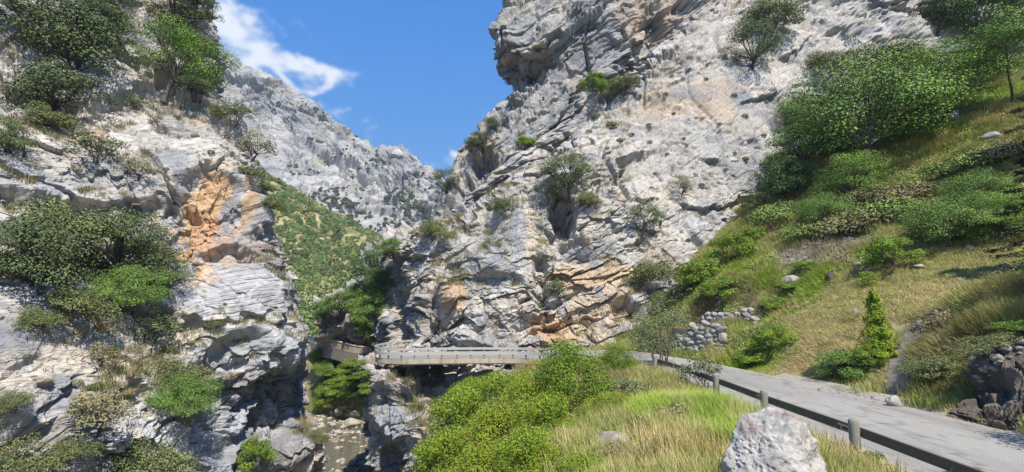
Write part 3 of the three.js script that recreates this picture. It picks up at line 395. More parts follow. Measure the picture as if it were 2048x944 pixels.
// soil and turf colours, each patch where the slope shows it
const TURF = [0.24, 0.285, 0.07], STRAW = [0.50, 0.41, 0.21], LUSH = [0.28, 0.37, 0.045], BROWN = [0.25, 0.18, 0.095], SCREE = [0.30, 0.255, 0.2], SOIL = [0.16, 0.125, 0.085];
const patches = [[1590, 690, 32, 3.2, STRAW], [1640, 660, 32, 4, STRAW], [1700, 620, 31.5, 4.5, [0.46, 0.39, 0.18]], [1800, 570, 33, 6, [0.42, 0.38, 0.15]], [1920, 530, 34, 5, [0.37, 0.35, 0.13]], [1560, 720, 31.5, 2.5, STRAW], [1890, 570, 30, 3, STRAW], [1560, 600, 38, 1.8, LUSH], [1610, 560, 40, 2.2, LUSH], [1500, 690, 34, 2.5, LUSH], [1520, 560, 46, 3, LUSH], [1480, 540, 49, 2.5, LUSH], [1660, 500, 45, 4, SCREE], [1600, 520, 46, 3, SCREE], [1450, 590, 45, 3.2, [0.24, 0.2, 0.11]], [1720, 430, 48, 3, BROWN], [1800, 400, 47, 3.5, [0.2, 0.165, 0.075]], [1880, 310, 54, 4.5, [0.22, 0.23, 0.05]], [1850, 270, 58, 4, LUSH], [2000, 200, 60, 6, LUSH], [1960, 330, 45, 5, [0.19, 0.18, 0.065]], [1850, 660, 25, 2.2, [0.17, 0.165, 0.06]], [1880, 720, 22.5, 2.4, [0.16, 0.15, 0.05]], [1780, 740, 22, 0.9, SCREE], [1400, 870, 14, 2.6, STRAW], [1440, 800, 18, 2.2, [0.2, 0.23, 0.05]], [1600, 840, 16, 1.6, STRAW], [1690, 900, 13, 1.6, STRAW], [1350, 780, 22, 3, [0.26, 0.24, 0.09]], [1260, 740, 30, 3, [0.26, 0.24, 0.1]]].map(([px, py, d, r, c]) => [P(px, py, d), r, c]);
function turf(x, z) {
  const w = fbm(x * 0.3, 1, z * 0.3, 4), f = fbm(x * 1.6, 2, z * 1.6, 3); let c = mix3(TURF, [0.38, 0.33, 0.145], sst(-0.2, 0.3, w + 0.4 * f));
  for (const [q, r, to] of patches) { const e = Math.hypot(x - q[0], z - q[2]) / r + w * 0.55 + f * 0.25; if (e < 1.1) c = mix3(c, to, 1 - sst(0.6, 1.1, e)); }
  return c;
}
const GX0 = -24, GX1 = 78, GZ0 = 8, GZ1 = -80, GN = 380, GM = 330;
let groundGeo;
{
  const p = new Float32Array((GN + 1) * (GM + 1) * 3), col = new Float32Array(p.length), uv = new Float32Array((GN + 1) * (GM + 1) * 2);
  for (let j = 0; j <= GM; j++) for (let i = 0; i <= GN; i++) {
    const o = j * (GN + 1) + i, x = lerp(GX0, GX1, i / GN), z = lerp(GZ0, GZ1, j / GM), y = groundY(x, z); p[o * 3] = x; p[o * 3 + 1] = y; p[o * 3 + 2] = z;
    const f = noise(x * 2.7, 3, z * 2.7), t = turf(x, z), s = sst(0.12, 0.4, fbm(x * 0.6 + 30, 5, z * 0.6, 3)); let c = mix3(t, SOIL, 0.25 + 0.5 * s); const [out] = [0]; const m = 1 + 0.3 * f; col.set([c[0] * m, c[1] * m, c[2] * m], o * 3); uv[o * 2] = x / 2; uv[o * 2 + 1] = z / 2;
  }
  const g = groundGeo = new THREE.BufferGeometry(); g.setAttribute('position', new THREE.BufferAttribute(p, 3)); g.setAttribute('color', new THREE.BufferAttribute(col, 3)); g.setAttribute('uv', new THREE.BufferAttribute(uv, 2)); g.setIndex(new THREE.BufferAttribute(gridIndex(GN, GM), 1)); g.computeVertexNormals();
  { const n = g.attributes.normal.array; let s = 0; for (let i = 1; i < n.length; i += 3) s += n[i]; if (s < 0) { const ix = g.index.array; for (let i = 0; i < ix.length; i += 3) { const t = ix[i + 1]; ix[i + 1] = ix[i + 2]; ix[i + 2] = t; } g.computeVertexNormals(); } }
  register(g); tag(addMesh('ground', g, soilMat), 'grassy slope and roadside bank with dry straw coloured turf', 'ground', null, 'structure');
}
// ribbon between two edge lines
function ribbon(a, b, n, lift, colour) {
  const N = a.length, p = [], c = [], uv = [], ix = [];
  for (let i = 0; i < N; i++) for (let k = 0; k <= n; k++) { const t = k / n, x = lerp(a[i].x, b[i].x, t), y = lerp(a[i].y, b[i].y, t) + lift, z = lerp(a[i].z, b[i].z, t); p.push(x, y, z); c.push(...colour(x, z, t, i)); uv.push(x / 1.5, z / 1.5); }
  for (let i = 0; i < N - 1; i++) for (let k = 0; k < n; k++) { const q = i * (n + 1) + k; ix.push(q, q + 1, q + n + 1, q + 1, q + n + 2, q + n + 1); }
  const g = new THREE.BufferGeometry(); g.setAttribute('position', new THREE.Float32BufferAttribute(p, 3)); g.setAttribute('color', new THREE.Float32BufferAttribute(c, 3)); g.setAttribute('uv', new THREE.Float32BufferAttribute(uv, 2)); g.setIndex(ix); g.computeVertexNormals(); return g;
}
const upward = (g) => { if (g.attributes.normal.array[1] < 0) { const ix = g.index.array; for (let i = 0; i < ix.length; i += 3) { const t = ix[i + 1]; ix[i + 1] = ix[i + 2]; ix[i + 2] = t; } g.computeVertexNormals(); } return g; };
const asphaltMat = std({ vertexColors: true, bumpMap: fineBump, bumpScale: 0.015, roughness: 0.9 });
{
  const nEnd = Math.ceil(BRIDGE0) + 1, g = upward(ribbon(LP.slice(0, nEnd), RP.slice(0, nEnd), 64, 0.0, (x, z, t) => {
    const f = fbm(x * 0.35, 0, z * 0.12, 4), h = noise(x * 4, 2, z * 4), h2 = noise(x * 9, 5, z * 9); let c = mix3([0.265, 0.25, 0.225], [0.335, 0.32, 0.285], sst(-0.25, 0.25, f));
    c = mix3(c, [0.205, 0.195, 0.175], sst(0.24, 0.34, fbm(x * 0.5 + 60, 0, z * 0.16, 3)) * 0.55);                                        // old patches
    const ck = Math.abs(fbm(x * 0.5 + 9, 1, z * 0.35, 3)), ck2 = Math.abs(noise(x * 0.9 + 40, 3, z * 0.25)); c = mix3(c, [0.12, 0.11, 0.10], (1 - sst(0.008, 0.03, ck)) * 0.55 + (1 - sst(0.008, 0.028, ck2)) * 0.3);   // cracks
    const e = Math.min(t, 1 - t) * 6, w = 0.35 + 0.7 * (fbm(x * 0.7, 4, z * 0.7, 4) + 0.25); c = mix3(c, [0.40, 0.35, 0.27], (1 - sst(w * 0.3, w, e)) * (0.6 + 0.5 * h));            // grit washed over the verge
    const m = 1 + 0.13 * h + 0.1 * h2; return [c[0] * m, c[1] * m, c[2] * m]; }));
  register(g); tag(addMesh('road', g, asphaltMat), 'narrow grey asphalt mountain road without painted lines', 'road', null, 'structure');
  // shallow concrete gutter along the uphill edge
  const i0 = 8, i1 = Math.round(NL * 0.34), a = [], b = [], m1 = []; for (let i = i0; i <= i1; i++) { const r = RP[i], wob = 0.15 * noise(i * 0.11, 2, 1); a.push(new THREE.Vector3(r.x - 0.15, r.y + 0.006, r.z)); m1.push(new THREE.Vector3(r.x + 0.45 + wob, r.y - 0.1, r.z)); b.push(new THREE.Vector3(r.x + 1.15 + wob, r.y + 0.08, r.z)); }
  const gc = (x, z, t) => { const f = fbm(x * 1.2, 0, z * 1.2, 4); const c = mix3([0.36, 0.33, 0.28], [0.25, 0.22, 0.17], sst(-0.1, 0.3, f)); return c; };
  const gg = mergeGeometries([upward(ribbon(a, m1, 4, 0, gc)), upward(ribbon(m1, b, 4, 0, gc))]); register(gg);
  tag(addMesh('gutter', gg, asphaltMat), 'worn shallow concrete gutter along the uphill edge of the road', 'gutter', null, 'structure');
}
// gravel path climbing from the road between the two banks
{
  const l = [], r = [], cl = curveOf([[15.7, -21.2], [16.6, -22.4], [18, -24], [19.6, -25.4], [22, -27]]); for (let i = 0; i <= 50; i++) { const q = cl.getPoint(i / 50), t = cl.getTangent(i / 50), w = 0.75 - 0.35 * i / 50 + 0.15 * noise(i * 0.3, 1, 1); const A = [q.x - t.z * w, q.z + t.x * w], B = [q.x + t.z * w, q.z - t.x * w]; l.push(new THREE.Vector3(A[0], groundY(...A) + 0.03, A[1])); r.push(new THREE.Vector3(B[0], groundY(...B) + 0.03, B[1])); }
  const N = []; const g = upward(ribbon(l, r, 10, 0, (x, z) => { const f = fbm(x * 2, 0, z * 2, 4); return mix3([0.30, 0.265, 0.215], [0.2, 0.17, 0.13], sst(-0.2, 0.3, f)); })); { const p = g.attributes.position.array; for (let i = 0; i < p.length; i += 3) p[i + 1] = groundY(p[i], p[i + 2]) + 0.035; g.computeVertexNormals(); }
  tag(addMesh('path', g, soilMat), 'stony path climbing from the road beside the leafy sapling', 'path', null, 'structure');
}
// river and its bed
const RIV = EYE - 18.6;
const riverC = [[-13, -30], [-15.5, -44], [-18.2, -54], [-21.5, -64], [-26.5, -80], [-33, -98], [-44, -120]].map(([x, z]) => new THREE.Vector3(x, RIV, z));
const riverCurve = new THREE.CatmullRomCurve3(riverC);
{
  const l = [], r = []; for (let i = 0; i <= 90; i++) { const q = riverCurve.getPoint(i / 90), t = riverCurve.getTangent(i / 90); l.push(new THREE.Vector3(q.x + t.z * 12, RIV, q.z - t.x * 12)); r.push(new THREE.Vector3(q.x - t.z * 12, RIV, q.z + t.x * 12)); }
  const g = upward(ribbon(l, r, 90, 0, (x, z) => { const f = fbm(x * 0.5, 0, z * 0.5, 4), h = noise(x * 3, 0, z * 3); const c = mix3([0.34, 0.30, 0.25], [0.2, 0.17, 0.13], sst(-0.3, 0.3, f)), m = 1 + 0.35 * h; return [c[0] * m, c[1] * m, c[2] * m]; }));
  { const p = g.attributes.position.array; let k = 0; for (let i = 0; i <= 90; i++) for (let j = 0; j <= 90; j++, k += 3) { const t = Math.abs(j / 45 - 1) , x = p[k], z = p[k + 2]; p[k + 1] += -0.62 + 2.6 * Math.pow(t, 2.6) + 1.0 * fbm(x * 0.3, 0, z * 0.3, 4) + 0.15 * noise(x * 2, 0, z * 2); } g.computeVertexNormals(); }
  register(g); tag(addMesh('riverbed', g, soilMat), 'pale pebbly riverbed at the bottom of the gorge', 'riverbed', null, 'structure');
  const w = upward(ribbon(l, r, 8, -0.5, () => [1, 1, 1])); const wb = noiseTex(256, (u, v) => 0.5 + 0.8 * tileN(u, v, 10, 4)); const wm = new THREE.MeshPhysicalMaterial({ roughness: 0.08, bumpMap: wb, bumpScale: 0.06, transmission: 0.8, thickness: 0, ior: 1.33 }); wm.color.setRGB(0.42, 0.42, 0.32);
  tag(addMesh('river', w, wm), 'shallow brown green river running between boulders', 'river', null, 'structure');
  const f = new THREE.PlaneGeometry(5000, 5000, 1, 1); f.rotateX(-Math.PI / 2); f.translate(0, EYE - 23, -1000); const fm = std({}); fm.color.setRGB(0.12, 0.13, 0.06); tag(addMesh('valley_floor', f, fm), 'green valley floor under the gorge', 'ground', null, 'structure');
}

{ // rock cutting at the bend on the far right
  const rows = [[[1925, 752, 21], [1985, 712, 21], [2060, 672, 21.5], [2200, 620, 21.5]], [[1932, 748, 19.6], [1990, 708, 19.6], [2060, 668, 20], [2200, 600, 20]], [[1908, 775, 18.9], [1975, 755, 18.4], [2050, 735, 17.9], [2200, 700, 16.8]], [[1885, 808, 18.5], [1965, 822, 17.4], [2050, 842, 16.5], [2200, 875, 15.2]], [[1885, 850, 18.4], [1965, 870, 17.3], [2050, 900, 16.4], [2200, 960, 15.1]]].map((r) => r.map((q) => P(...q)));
  sheet('rock_cutting', rows, 150, 110, rockShape([-0.55, 0.75, 0.2], { size: 1.5, amp: 0.36, ledge: 0.5, fold: 0.2, crack: 0.5 }), null, (x, y, z, t) => { const f = fbm(x * 0.9, y * 0.9, z * 0.9, 4), m = (0.8 + 0.4 * t) * (1 + 0.4 * f); const q = mix3([0.15, 0.122, 0.095], [0.085, 0.075, 0.06], sst(-0.2, 0.3, f)); return q.map((v) => v * m); }, 'dark shaded rock cutting beside the gutter at far right', { category: 'rock', droop: 0.2, mat: std({ vertexColors: true, bumpMap: fineBump, bumpScale: 0.05 }) });  // rock colour darkened to stand in for shade of the trees above
}

// ---------------------------------------------------------------- things made by hands: bridge, railings, guard rail, dry stone walls
// a bar of rectangular section along a line of points: sideways half width, bottom and top above the line
function sweep(pts, w0, w1, y0, y1) {
  const p = [], ix = [], n = pts.length;
  for (let i = 0; i < n; i++) { const a = pts[Math.max(0, i - 1)], b = pts[Math.min(n - 1, i + 1)], l = Math.hypot(b.x - a.x, b.z - a.z), sx = -(b.z - a.z) / l, sz = (b.x - a.x) / l, q = pts[i]; for (const [w, y] of [[w0, y0], [w1, y0], [w1, y1], [w0, y1]]) p.push(q.x + sx * w, q.y + y, q.z + sz * w); }
  for (let i = 0; i < n - 1; i++) for (let k = 0; k < 4; k++) { const a = i * 4 + k, b = i * 4 + (k + 1) % 4; ix.push(a, b, a + 4, b, b + 4, a + 4); }
  ix.push(0, 2, 1, 0, 3, 2); const e = (n - 1) * 4; ix.push(e, e + 1, e + 2, e, e + 2, e + 3);
  let g = new THREE.BufferGeometry(); g.setAttribute('position', new THREE.Float32BufferAttribute(p, 3)); g.setIndex(ix); g = g.toNonIndexed(); g.computeVertexNormals();
  const q = g.attributes.position.array, uv = new Float32Array(q.length / 3 * 2); for (let i = 0; i < q.length / 3; i++) { uv[i * 2] = (q[i * 3] + q[i * 3 + 2]) / 1.5; uv[i * 2 + 1] = q[i * 3 + 1] / 1.5; } g.setAttribute('uv', new THREE.BufferAttribute(uv, 2)); const cc = new Float32Array(q.length); for (let i = 0; i < q.length; i += 3) { const m = 0.98 + 0.55 * fbm(q[i] * 1.1 + 5, q[i + 1] * 0.6, q[i + 2] * 1.1, 4) - 0.28 * sst(0.12, 0.4, noise(q[i] * 2.3, 4, q[i + 2] * 2.3)); cc.set([m, m * 0.99, m * 0.97], i); } g.setAttribute('color', new THREE.BufferAttribute(cc, 3)); return g;
}
function box(w, h, d, x = 0, y = 0, z = 0) { const g = new THREE.BoxGeometry(w, h, d); g.translate(x, y, z); return g; }
const concrete = std({ vertexColors: true, bumpMap: fineBump, bumpScale: 0.02 }); concrete.color.setRGB(0.52, 0.45, 0.345);
const paleRail = std({ roughness: 0.6 }); paleRail.color.setRGB(0.50, 0.47, 0.42);
const railPost = std({ roughness: 0.6 }); railPost.color.setRGB(0.33, 0.31, 0.28);
const local = (pts, o) => pts.map((q) => new THREE.Vector3(q.x - o[0], q.y - o[1], q.z - o[2]));
const along = (pts, step) => { const out = []; let acc = 0; out.push({ p: pts[0], a: Math.atan2(pts[1].x - pts[0].x, pts[1].z - pts[0].z) }); for (let i = 1; i < pts.length; i++) { const d = pts[i].distanceTo(pts[i - 1]); acc += d; if (acc >= step) { acc -= step; out.push({ p: pts[i], a: Math.atan2(pts[i].x - pts[i - 1].x, pts[i].z - pts[i - 1].z) }); } } return out; };
const fine = (pts, n) => new THREE.CatmullRomCurve3(pts, false, 'centripetal').getSpacedPoints(n);
{
  const i0 = Math.round(NL * 0.525), L = LP.slice(i0), R = RP.slice(i0), c = [-4, EYE - 5.6, -47];
  const g = group('bridge', c); tag(g, 'concrete road bridge clinging to the foot of the cliff', 'bridge');
  const half = L.map((q, i) => q.clone().lerp(R[i], 0.5)), p = [], ix = [];
  for (let i = 0; i < L.length; i++) for (const [q, y] of [[L[i], -0.01], [R[i], -0.01], [R[i], -0.38], [L[i], -0.38]]) p.push(q.x - c[0], q.y - c[1] + y, q.z - c[2]);
  for (let i = 0; i < L.length - 1; i++) for (let k = 0; k < 4; k++) { const a = i * 4 + k, b = i * 4 + (k + 1) % 4; ix.push(a, a + 4, b, b, a + 4, b + 4); } ix.push(0, 1, 2, 0, 2, 3);
  let dg = new THREE.BufferGeometry(); dg.setAttribute('position', new THREE.Float32BufferAttribute(p, 3)); dg.setIndex(ix); dg = dg.toNonIndexed(); dg.computeVertexNormals(); dg.setAttribute('uv', new THREE.Float32BufferAttribute(new Float32Array(dg.attributes.position.count * 2).map((_, i) => { const v = dg.attributes.position.array, k = (i >> 1) * 3; return i & 1 ? v[k + 2] / 1.5 : v[k] / 1.5; }), 2));
  const dm = std({ bumpMap: fineBump, bumpScale: 0.015 }); dm.color.setRGB(0.26, 0.25, 0.23);
  addMesh('deck', dg, dm, g);
  const Lf = fine(local(L, c), 150);
  addMesh('edge_beam', sweep(Lf, -0.02, 0.28, -0.36, 0.08), concrete, g);
  // lower ledge of stained concrete and the two haunches that meet the rock
  const rustyC = std({ bumpMap: fineBump, bumpScale: 0.02 }); rustyC.color.setRGB(0.40, 0.27, 0.19); addMesh('drip_ledge', sweep(Lf, 0.02, 0.2, -0.44, -0.362), rustyC, g);
  const rl = group('bridge_railing', c); tag(rl, 'pale metal railing with two rails along the outer bridge edge', 'railing');
  const i1 = Math.round(NL * 0.5), Lr = fine(local(LP.slice(i1), c), 200);
  const pg = box(0.11, 1.0, 0.13, 0, 0.5, 0);
  for (const { p: q, a } of along(Lr, 1.28)) { const m = addMesh('post', pg, railPost, rl); m.position.set(q.x, q.y + 0.1, q.z); m.rotation.y = a; }
  addMesh('upper_rail', sweep(Lr, -0.12, -0.06, 0.86, 1.06), paleRail, rl); addMesh('lower_rail', sweep(Lr, -0.13, -0.06, 0.40, 0.70), paleRail, rl);
}
// far stretch of the road with its parapet
{
  const pts = fine([P(618, 680, 100), P(645, 688, 92), P(672, 692, 87), P(705, 701, 83.5), P(745, 708, 81)].map((q) => new THREE.Vector3(...q)), 40), c = [pts[20].x, pts[20].y, pts[20].z];
  const g = group('parapet', c); tag(g, 'low pale parapet beside the far stretch of road', 'parapet'); const lp = local(pts, c);
  addMesh('parapet_wall', sweep(lp, -0.2, 0.2, -0.2, 0.8), concrete, g); addMesh('coping', sweep(lp, -0.26, 0.26, 0.803, 0.93), concrete, g);
  const w = std({ bumpMap: rockBump, bumpScale: 0.05 }); w.color.setRGB(0.3, 0.27, 0.23); addMesh('retaining_base', sweep(lp, -5.5, 0.3, -2.2, -0.203), w, g);
}
// timber guard rail along the near road
{
  const wood = woodMat(0.15, 0.12, 0.09), postWood = woodMat(0.30, 0.275, 0.235), steel = std({ roughness: 0.5, metalness: 0.6 }); steel.color.setRGB(0.42, 0.42, 0.42);
  const side = (i) => { const l = LP[i], r = RP[i], w = Math.hypot(r.x - l.x, r.z - l.z); return new THREE.Vector3(l.x - (r.x - l.x) / w * 0.22, l.y, l.z - (r.z - l.z) / w * 0.22); };
  const line = []; for (let i = 0; i <= NL * 0.47; i++) line.push(side(i)); const dense = fine(line, 900), c = [9, EYE - 4, -17];
  const g = group('guard_rail', c); tag(g, 'weathered timber guard rail on wooden posts along the near road', 'guard rail');
  const zs = [3, -1, -5, -9.2, -13.5, -17.9, -22.4, -27, -31.5]; const at = zs.map((z) => dense.reduce((b, q) => Math.abs(q.z - z) < Math.abs(b.z - z) ? q : b));
  const pr = []; for (const [r, y] of [[0.125, -0.45], [0.125, 0.80], [0.118, 0.90], [0.085, 0.94], [0, 0.945]]) pr.push(new THREE.Vector2(r, y)); const pg = new THREE.LatheGeometry(pr, 12);
  const sh = new THREE.Shape(); sh.moveTo(0.05, 0.34); [[-0.02, 0.34], [-0.055, 0.355], [-0.07, 0.385], [-0.07, 0.425], [-0.05, 0.44], [-0.05, 0.455], [-0.07, 0.47], [-0.07, 0.525], [-0.055, 0.56], [-0.02, 0.58], [0.05, 0.58]].forEach(([x, y]) => sh.lineTo(x, y));
  at.forEach((q, k) => {
    const n = at[k + 1] ?? at[k - 1], s = at[k + 1] ? 1 : -1, a = Math.atan2((n.x - q.x) * s, (n.z - q.z) * s), px = Math.cos(a), pz = -Math.sin(a);
    const m = addMesh('post', pg, postWood, g); m.position.set(q.x - c[0] + px * -0.0, q.y - c[1], q.z - c[2]); m.rotation.y = a + k; m.rotation.z = 0.03 * Math.sin(k * 3.1);
    if (!at[k + 1]) return;
    const len = q.distanceTo(n) - 0.06, eg = new THREE.ExtrudeGeometry(sh, { depth: len, bevelEnabled: false, steps: 1 }); const b = addMesh('beam', eg, wood, g);
    b.position.set(q.x - c[0], q.y - c[1] + 0.14, q.z - c[2]); b.quaternion.setFromRotationMatrix(new THREE.Matrix4().lookAt(n, q, new THREE.Vector3(0, 1, 0))); const out = new THREE.Vector3(1, 0, 0).applyQuaternion(b.quaternion); const toRoad = out.x > 0 ? 1 : -1; b.position.addScaledVector(out, toRoad * 0.185); if (toRoad > 0) b.position.y += 0;
    const br = addMesh('steel_bracket', mergeGeometries([box(0.02, 0.045, 0.62, 0, 0.5, 0.45), box(0.02, 0.035, 0.5, 0, 0.38, 0.42), box(0.018, 0.16, 0.05, 0, 0.44, 0.16), box(0.018, 0.16, 0.05, 0, 0.44, 0.62)]), steel, b); br.position.set(-toRoad * 0.085, 0, 0);
  });
}
// rounded irregular stone
function stoneGeo(seed, detail, sx, sy, sz, rough = 0.35) {
  const r = rng(seed), o = [r() * 50, r() * 50, r() * 50]; let g = new THREE.IcosahedronGeometry(1, detail); g.deleteAttribute('uv'); g.deleteAttribute('normal'); g = mergeVertices(g, 1e-4); const p = g.attributes.position.array;
  const planes = []; for (let k = 0; k < (detail > 8 ? 13 : 7); k++) { const v = new THREE.Vector3(r() - 0.5, r() - 0.5, r() - 0.5).normalize(); planes.push([v.x, v.y, v.z, 0.62 + r() * 0.3]); }
  const col = new Float32Array(p.length), uv = new Float32Array(p.length / 3 * 2);
  for (let i = 0; i < p.length; i += 3) { let [x, y, z] = [p[i], p[i + 1], p[i + 2]]; let k = 1 + rough * fbm(x * 1.1 + o[0], y * 1.1 + o[1], z * 1.1 + o[2], 2); for (const q of planes) { const d = (x * q[0] + y * q[1] + z * q[2]) * k; if (d > q[3]) k *= lerp(1, q[3] / d, detail > 8 ? 0.95 : 0.85); } if (detail > 8) k += 0.06 * fbm(x * 5 + o[0], y * 5, z * 5, 4) + 0.014 * fbm(x * 19, y * 19 + o[0], z * 19, 3) - 0.03 * Math.abs(fbm(x * 2.4, y * 2.4 + o[1], z * 2.4, 4)) + 0.05 * facet(x * 1.8 + o[0], y * 1.8, z * 1.8, 1.2, 0.15) + 0.02 * facet(x * 4.5, y * 4.5 + o[1], z * 4.5, 1.2, 0.15) - 0.025 * sst(0.2, 0.45, noise(x * 9, y * 9, z * 9 + o[2])); p[i] = x * k * sx; p[i + 1] = y * k * sy; p[i + 2] = z * k * sz; const m = 0.85 + 0.3 * noise(x * 3 + o[0], y * 3, z * 3 + o[2]) + (detail > 8 ? 0.35 * fbm(x * 9, y * 9, z * 9, 3) : 0); col.set([m, m, m], i); uv[i / 3 * 2] = p[i] * 0.6 + p[i + 2] * 0.4; uv[i / 3 * 2 + 1] = p[i + 1] * 0.6 + p[i + 2] * 0.3; }
  g.setAttribute('color', new THREE.BufferAttribute(col, 3)); g.setAttribute('uv', new THREE.BufferAttribute(uv, 2)); if (detail < 3) { g = g.toNonIndexed(); } g.computeVertexNormals(); return g;
}
const tone = (r, g, b, bs = 0.03) => { const m = std({ vertexColors: true, bumpMap: rockBump, bumpScale: bs }); m.color.setRGB(r, g, b); return m; };
const stoneTones = [tone(0.42, 0.40, 0.37), tone(0.36, 0.35, 0.335), tone(0.29, 0.28, 0.27), tone(0.46, 0.415, 0.36)];
const wallStones = [...Array(8).keys()].map((k) => { const r = rng(500 + k); return stoneGeo(500 + k, 1, 0.5, 0.38 + r() * 0.14, 0.45, 0.55); });
// dry stone wall between two ends: courses of single stones
function stoneWall(label, a, b, height, size, seed, lean) {
  const r = rng(seed), A = new THREE.Vector3(...a), B = new THREE.Vector3(...b), L = Math.hypot(B.x - A.x, B.z - A.z), dx = (B.x - A.x) / L, dz = (B.z - A.z) / L, c = [(A.x + B.x) / 2, (A.y + B.y) / 2, (A.z + B.z) / 2];
  const g = group('stone_wall', c); tag(g, label, 'stone wall', 'dry stone terrace walls above the road');
  const nz = [dz, -dx].map((v) => v * (dz * -A.x + -dx * -A.z > 0 ? 1 : -1)); let n = 0;
  const courses = Math.round(height / (size * 0.62));
  for (let k = 0; k < courses; k++) for (let s = -(k % 2) * size * 0.4; s < L; ) {
    const w = size * (0.7 + r() * 0.75), t = (s + w / 2) / L, edge = Math.min(1, Math.min(t, 1 - t) * 5 + 0.35) * (0.85 + 0.3 * noise(t * 6, seed, 1)); s += w * 0.93; if (t < 0 || t > 1 || (k + 0.5) / courses > edge + 0.25 * (r() - 0.5)) continue;
    const x = lerp(A.x, B.x, t) - c[0], z = lerp(A.z, B.z, t) - c[2], y = lerp(A.y, B.y, t) - c[1] + (k + 0.45) * size * 0.62, o = (r() - 0.5) * 0.22 * size - k * size * lean;
    const m = addMesh('stone', wallStones[Math.floor(r() * 8)], stoneTones[Math.floor(r() * 4)], g); m.position.set(x + nz[0] * o, y, z + nz[1] * o); m.rotation.set((r() - 0.5) * 0.4, Math.atan2(-dz, dx) + (r() - 0.5) * 0.5, (r() - 0.5) * 0.5); m.scale.set(w * 1.22, size * (0.95 + 0.4 * r()), size * 1.25); n++;
  }
  // earth and rubble core so that no daylight shows between the stones
  const core = std({ bumpMap: rockBump, bumpScale: 0.05 }); core.color.setRGB(0.15, 0.13, 0.11); const cg = new THREE.BoxGeometry(L * 0.9, height * 0.72, size * 0.9, 12, 3, 1); cg.rotateY(Math.atan2(-dz, dx)); cg.translate(-nz[0] * size * 0.75, height * 0.36, -nz[1] * size * 0.75); addMesh('rubble_core', cg, core, g);
  return n;
}
{
  const lo = (px, py, d) => { const q = P(px, py, d); return [q[0], groundY(q[0], q[2]) - 0.2, q[2]]; };
  console.log('wall stones', stoneWall('rough dry stone wall at the roadside beside the big grey shrub', lo(1338, 716, 42.2), lo(1452, 714, 38), 2.6, 0.56, 41, 0.12), stoneWall('higher dry stone terrace wall sloping down the grassy hillside', lo(1396, 650, 45.2), lo(1524, 668, 41), 2.0, 0.54, 42, 0.1));
}

// ---------------------------------------------------------------- boulders and loose stones
const onGround = (x, z) => groundY(x, z);
{
  // the big boulder in front of the guard rail
  const c = P(1537, 905, 10.6), g = stoneGeo(74, 66, 1.08, 1.0, 0.95, 0.35), col = g.attributes.color.array, p = g.attributes.position.array;
  for (let i = 0; i < p.length; i += 3) { const f = fbm(p[i] * 2.2, p[i + 1] * 2.2, p[i + 2] * 2.2, 4), sp = noise(p[i] * 14, p[i + 1] * 14, p[i + 2] * 14) + 0.5 * noise(p[i] * 31, p[i + 1] * 31, p[i + 2] * 31), rd = sst(0.75, 1.05, p[i + 1] * 0.9 - p[i] * 0.5 + p[i + 2] * 0.3 + f * 0.5); let q = [0.41, 0.385, 0.35]; q = mix3(q, [0.30, 0.285, 0.27], sst(0.0, 0.35, f)); q = mix3(q, [0.2, 0.125, 0.1], rd * sst(-0.15, 0.25, f + sp * 0.5) * 0.85); const m = 1 + 0.3 * sp; col.set([q[0] * m, q[1] * m, q[2] * m], i); }
  const m = addMesh('boulder', g, std({ vertexColors: true })); const gy = onGround(c[0], c[2]); m.position.set(c[0], c[1] - 0.22, c[2]); m.scale.set(1.06, 1.1, 1.05); m.rotation.y = 0.6; tag(m, 'large pitted grey boulder with a rust red top beside the guard rail', 'boulder');
}
function rock(name, px, py, wpx, label, o = {}) {
  const s = surf(px, py); if (!s) return; const w = wpx * s.d / F, g = o.geo ?? stoneGeo(o.seed ?? Math.round(px * 7 + py), o.detail ?? 5, 0.5, 0.5 * (o.h ?? 0.7), 0.45, 0.4); const m = addMesh(name, g, o.mat ?? stoneTones[0]); m.position.set(s.p[0], s.p[1] + w * (o.lift ?? 0.1), s.p[2]); m.scale.setScalar(w); m.rotation.y = (px * 0.37) % 6.28; if (o.tilt) m.rotation.z = o.tilt; tag(m, label, o.category ?? 'rock', o.group); return m;
}
rock('boulder', 1222, 905, 85, 'low mossy boulder half hidden by brambles and dry grass', { detail: 14, h: 0.8, mat: tone(0.34, 0.29, 0.23), category: 'boulder' });
rock('rock', 1782, 806, 28, 'small squared block lying on the gutter edge', { h: 0.9, mat: stoneTones[3], lift: 0.2 });
rock('rock', 1893, 234, 34, 'grey rock standing in the grass below the upper trees', { h: 0.9 });
rock('rock', 1976, 270, 36, 'flat grey rock on the grassy crest at upper right', { h: 0.6 });
rock('rock', 2010, 210, 30, 'low rock at the foot of the slim trunked tree', { h: 0.5 });
rock('rock', 1584, 562, 46, 'pale outcrop beside the bright fern strip on the slope', { h: 0.6, mat: stoneTones[3], detail: 8 });
rock('rock', 1652, 557, 26, 'dark reddish rock at the top edge of the meadow', { h: 1, mat: tone(0.13, 0.085, 0.075) });
rock('rock', 1838, 529, 26, 'white rock lying on the upper meadow', { h: 0.4, mat: stoneTones[3] });
rock('rock', 1936, 493, 14, 'small white stone under the shrubs above the meadow', { h: 1.1, mat: stoneTones[3] });
rock('rock', 1868, 622, 26, 'pale rounded rock beside the path above the sapling', { h: 0.6 });
rock('rock', 1842, 650, 24, 'grey rock at the edge of the stony path', { h: 1 });
rock('rock', 1574, 690, 13, 'small white stone on the dry lower meadow', { h: 0.7, mat: stoneTones[3] });
rock('rock', 1707, 625, 12, 'little upright stone in the middle of the meadow', { h: 1.5 });
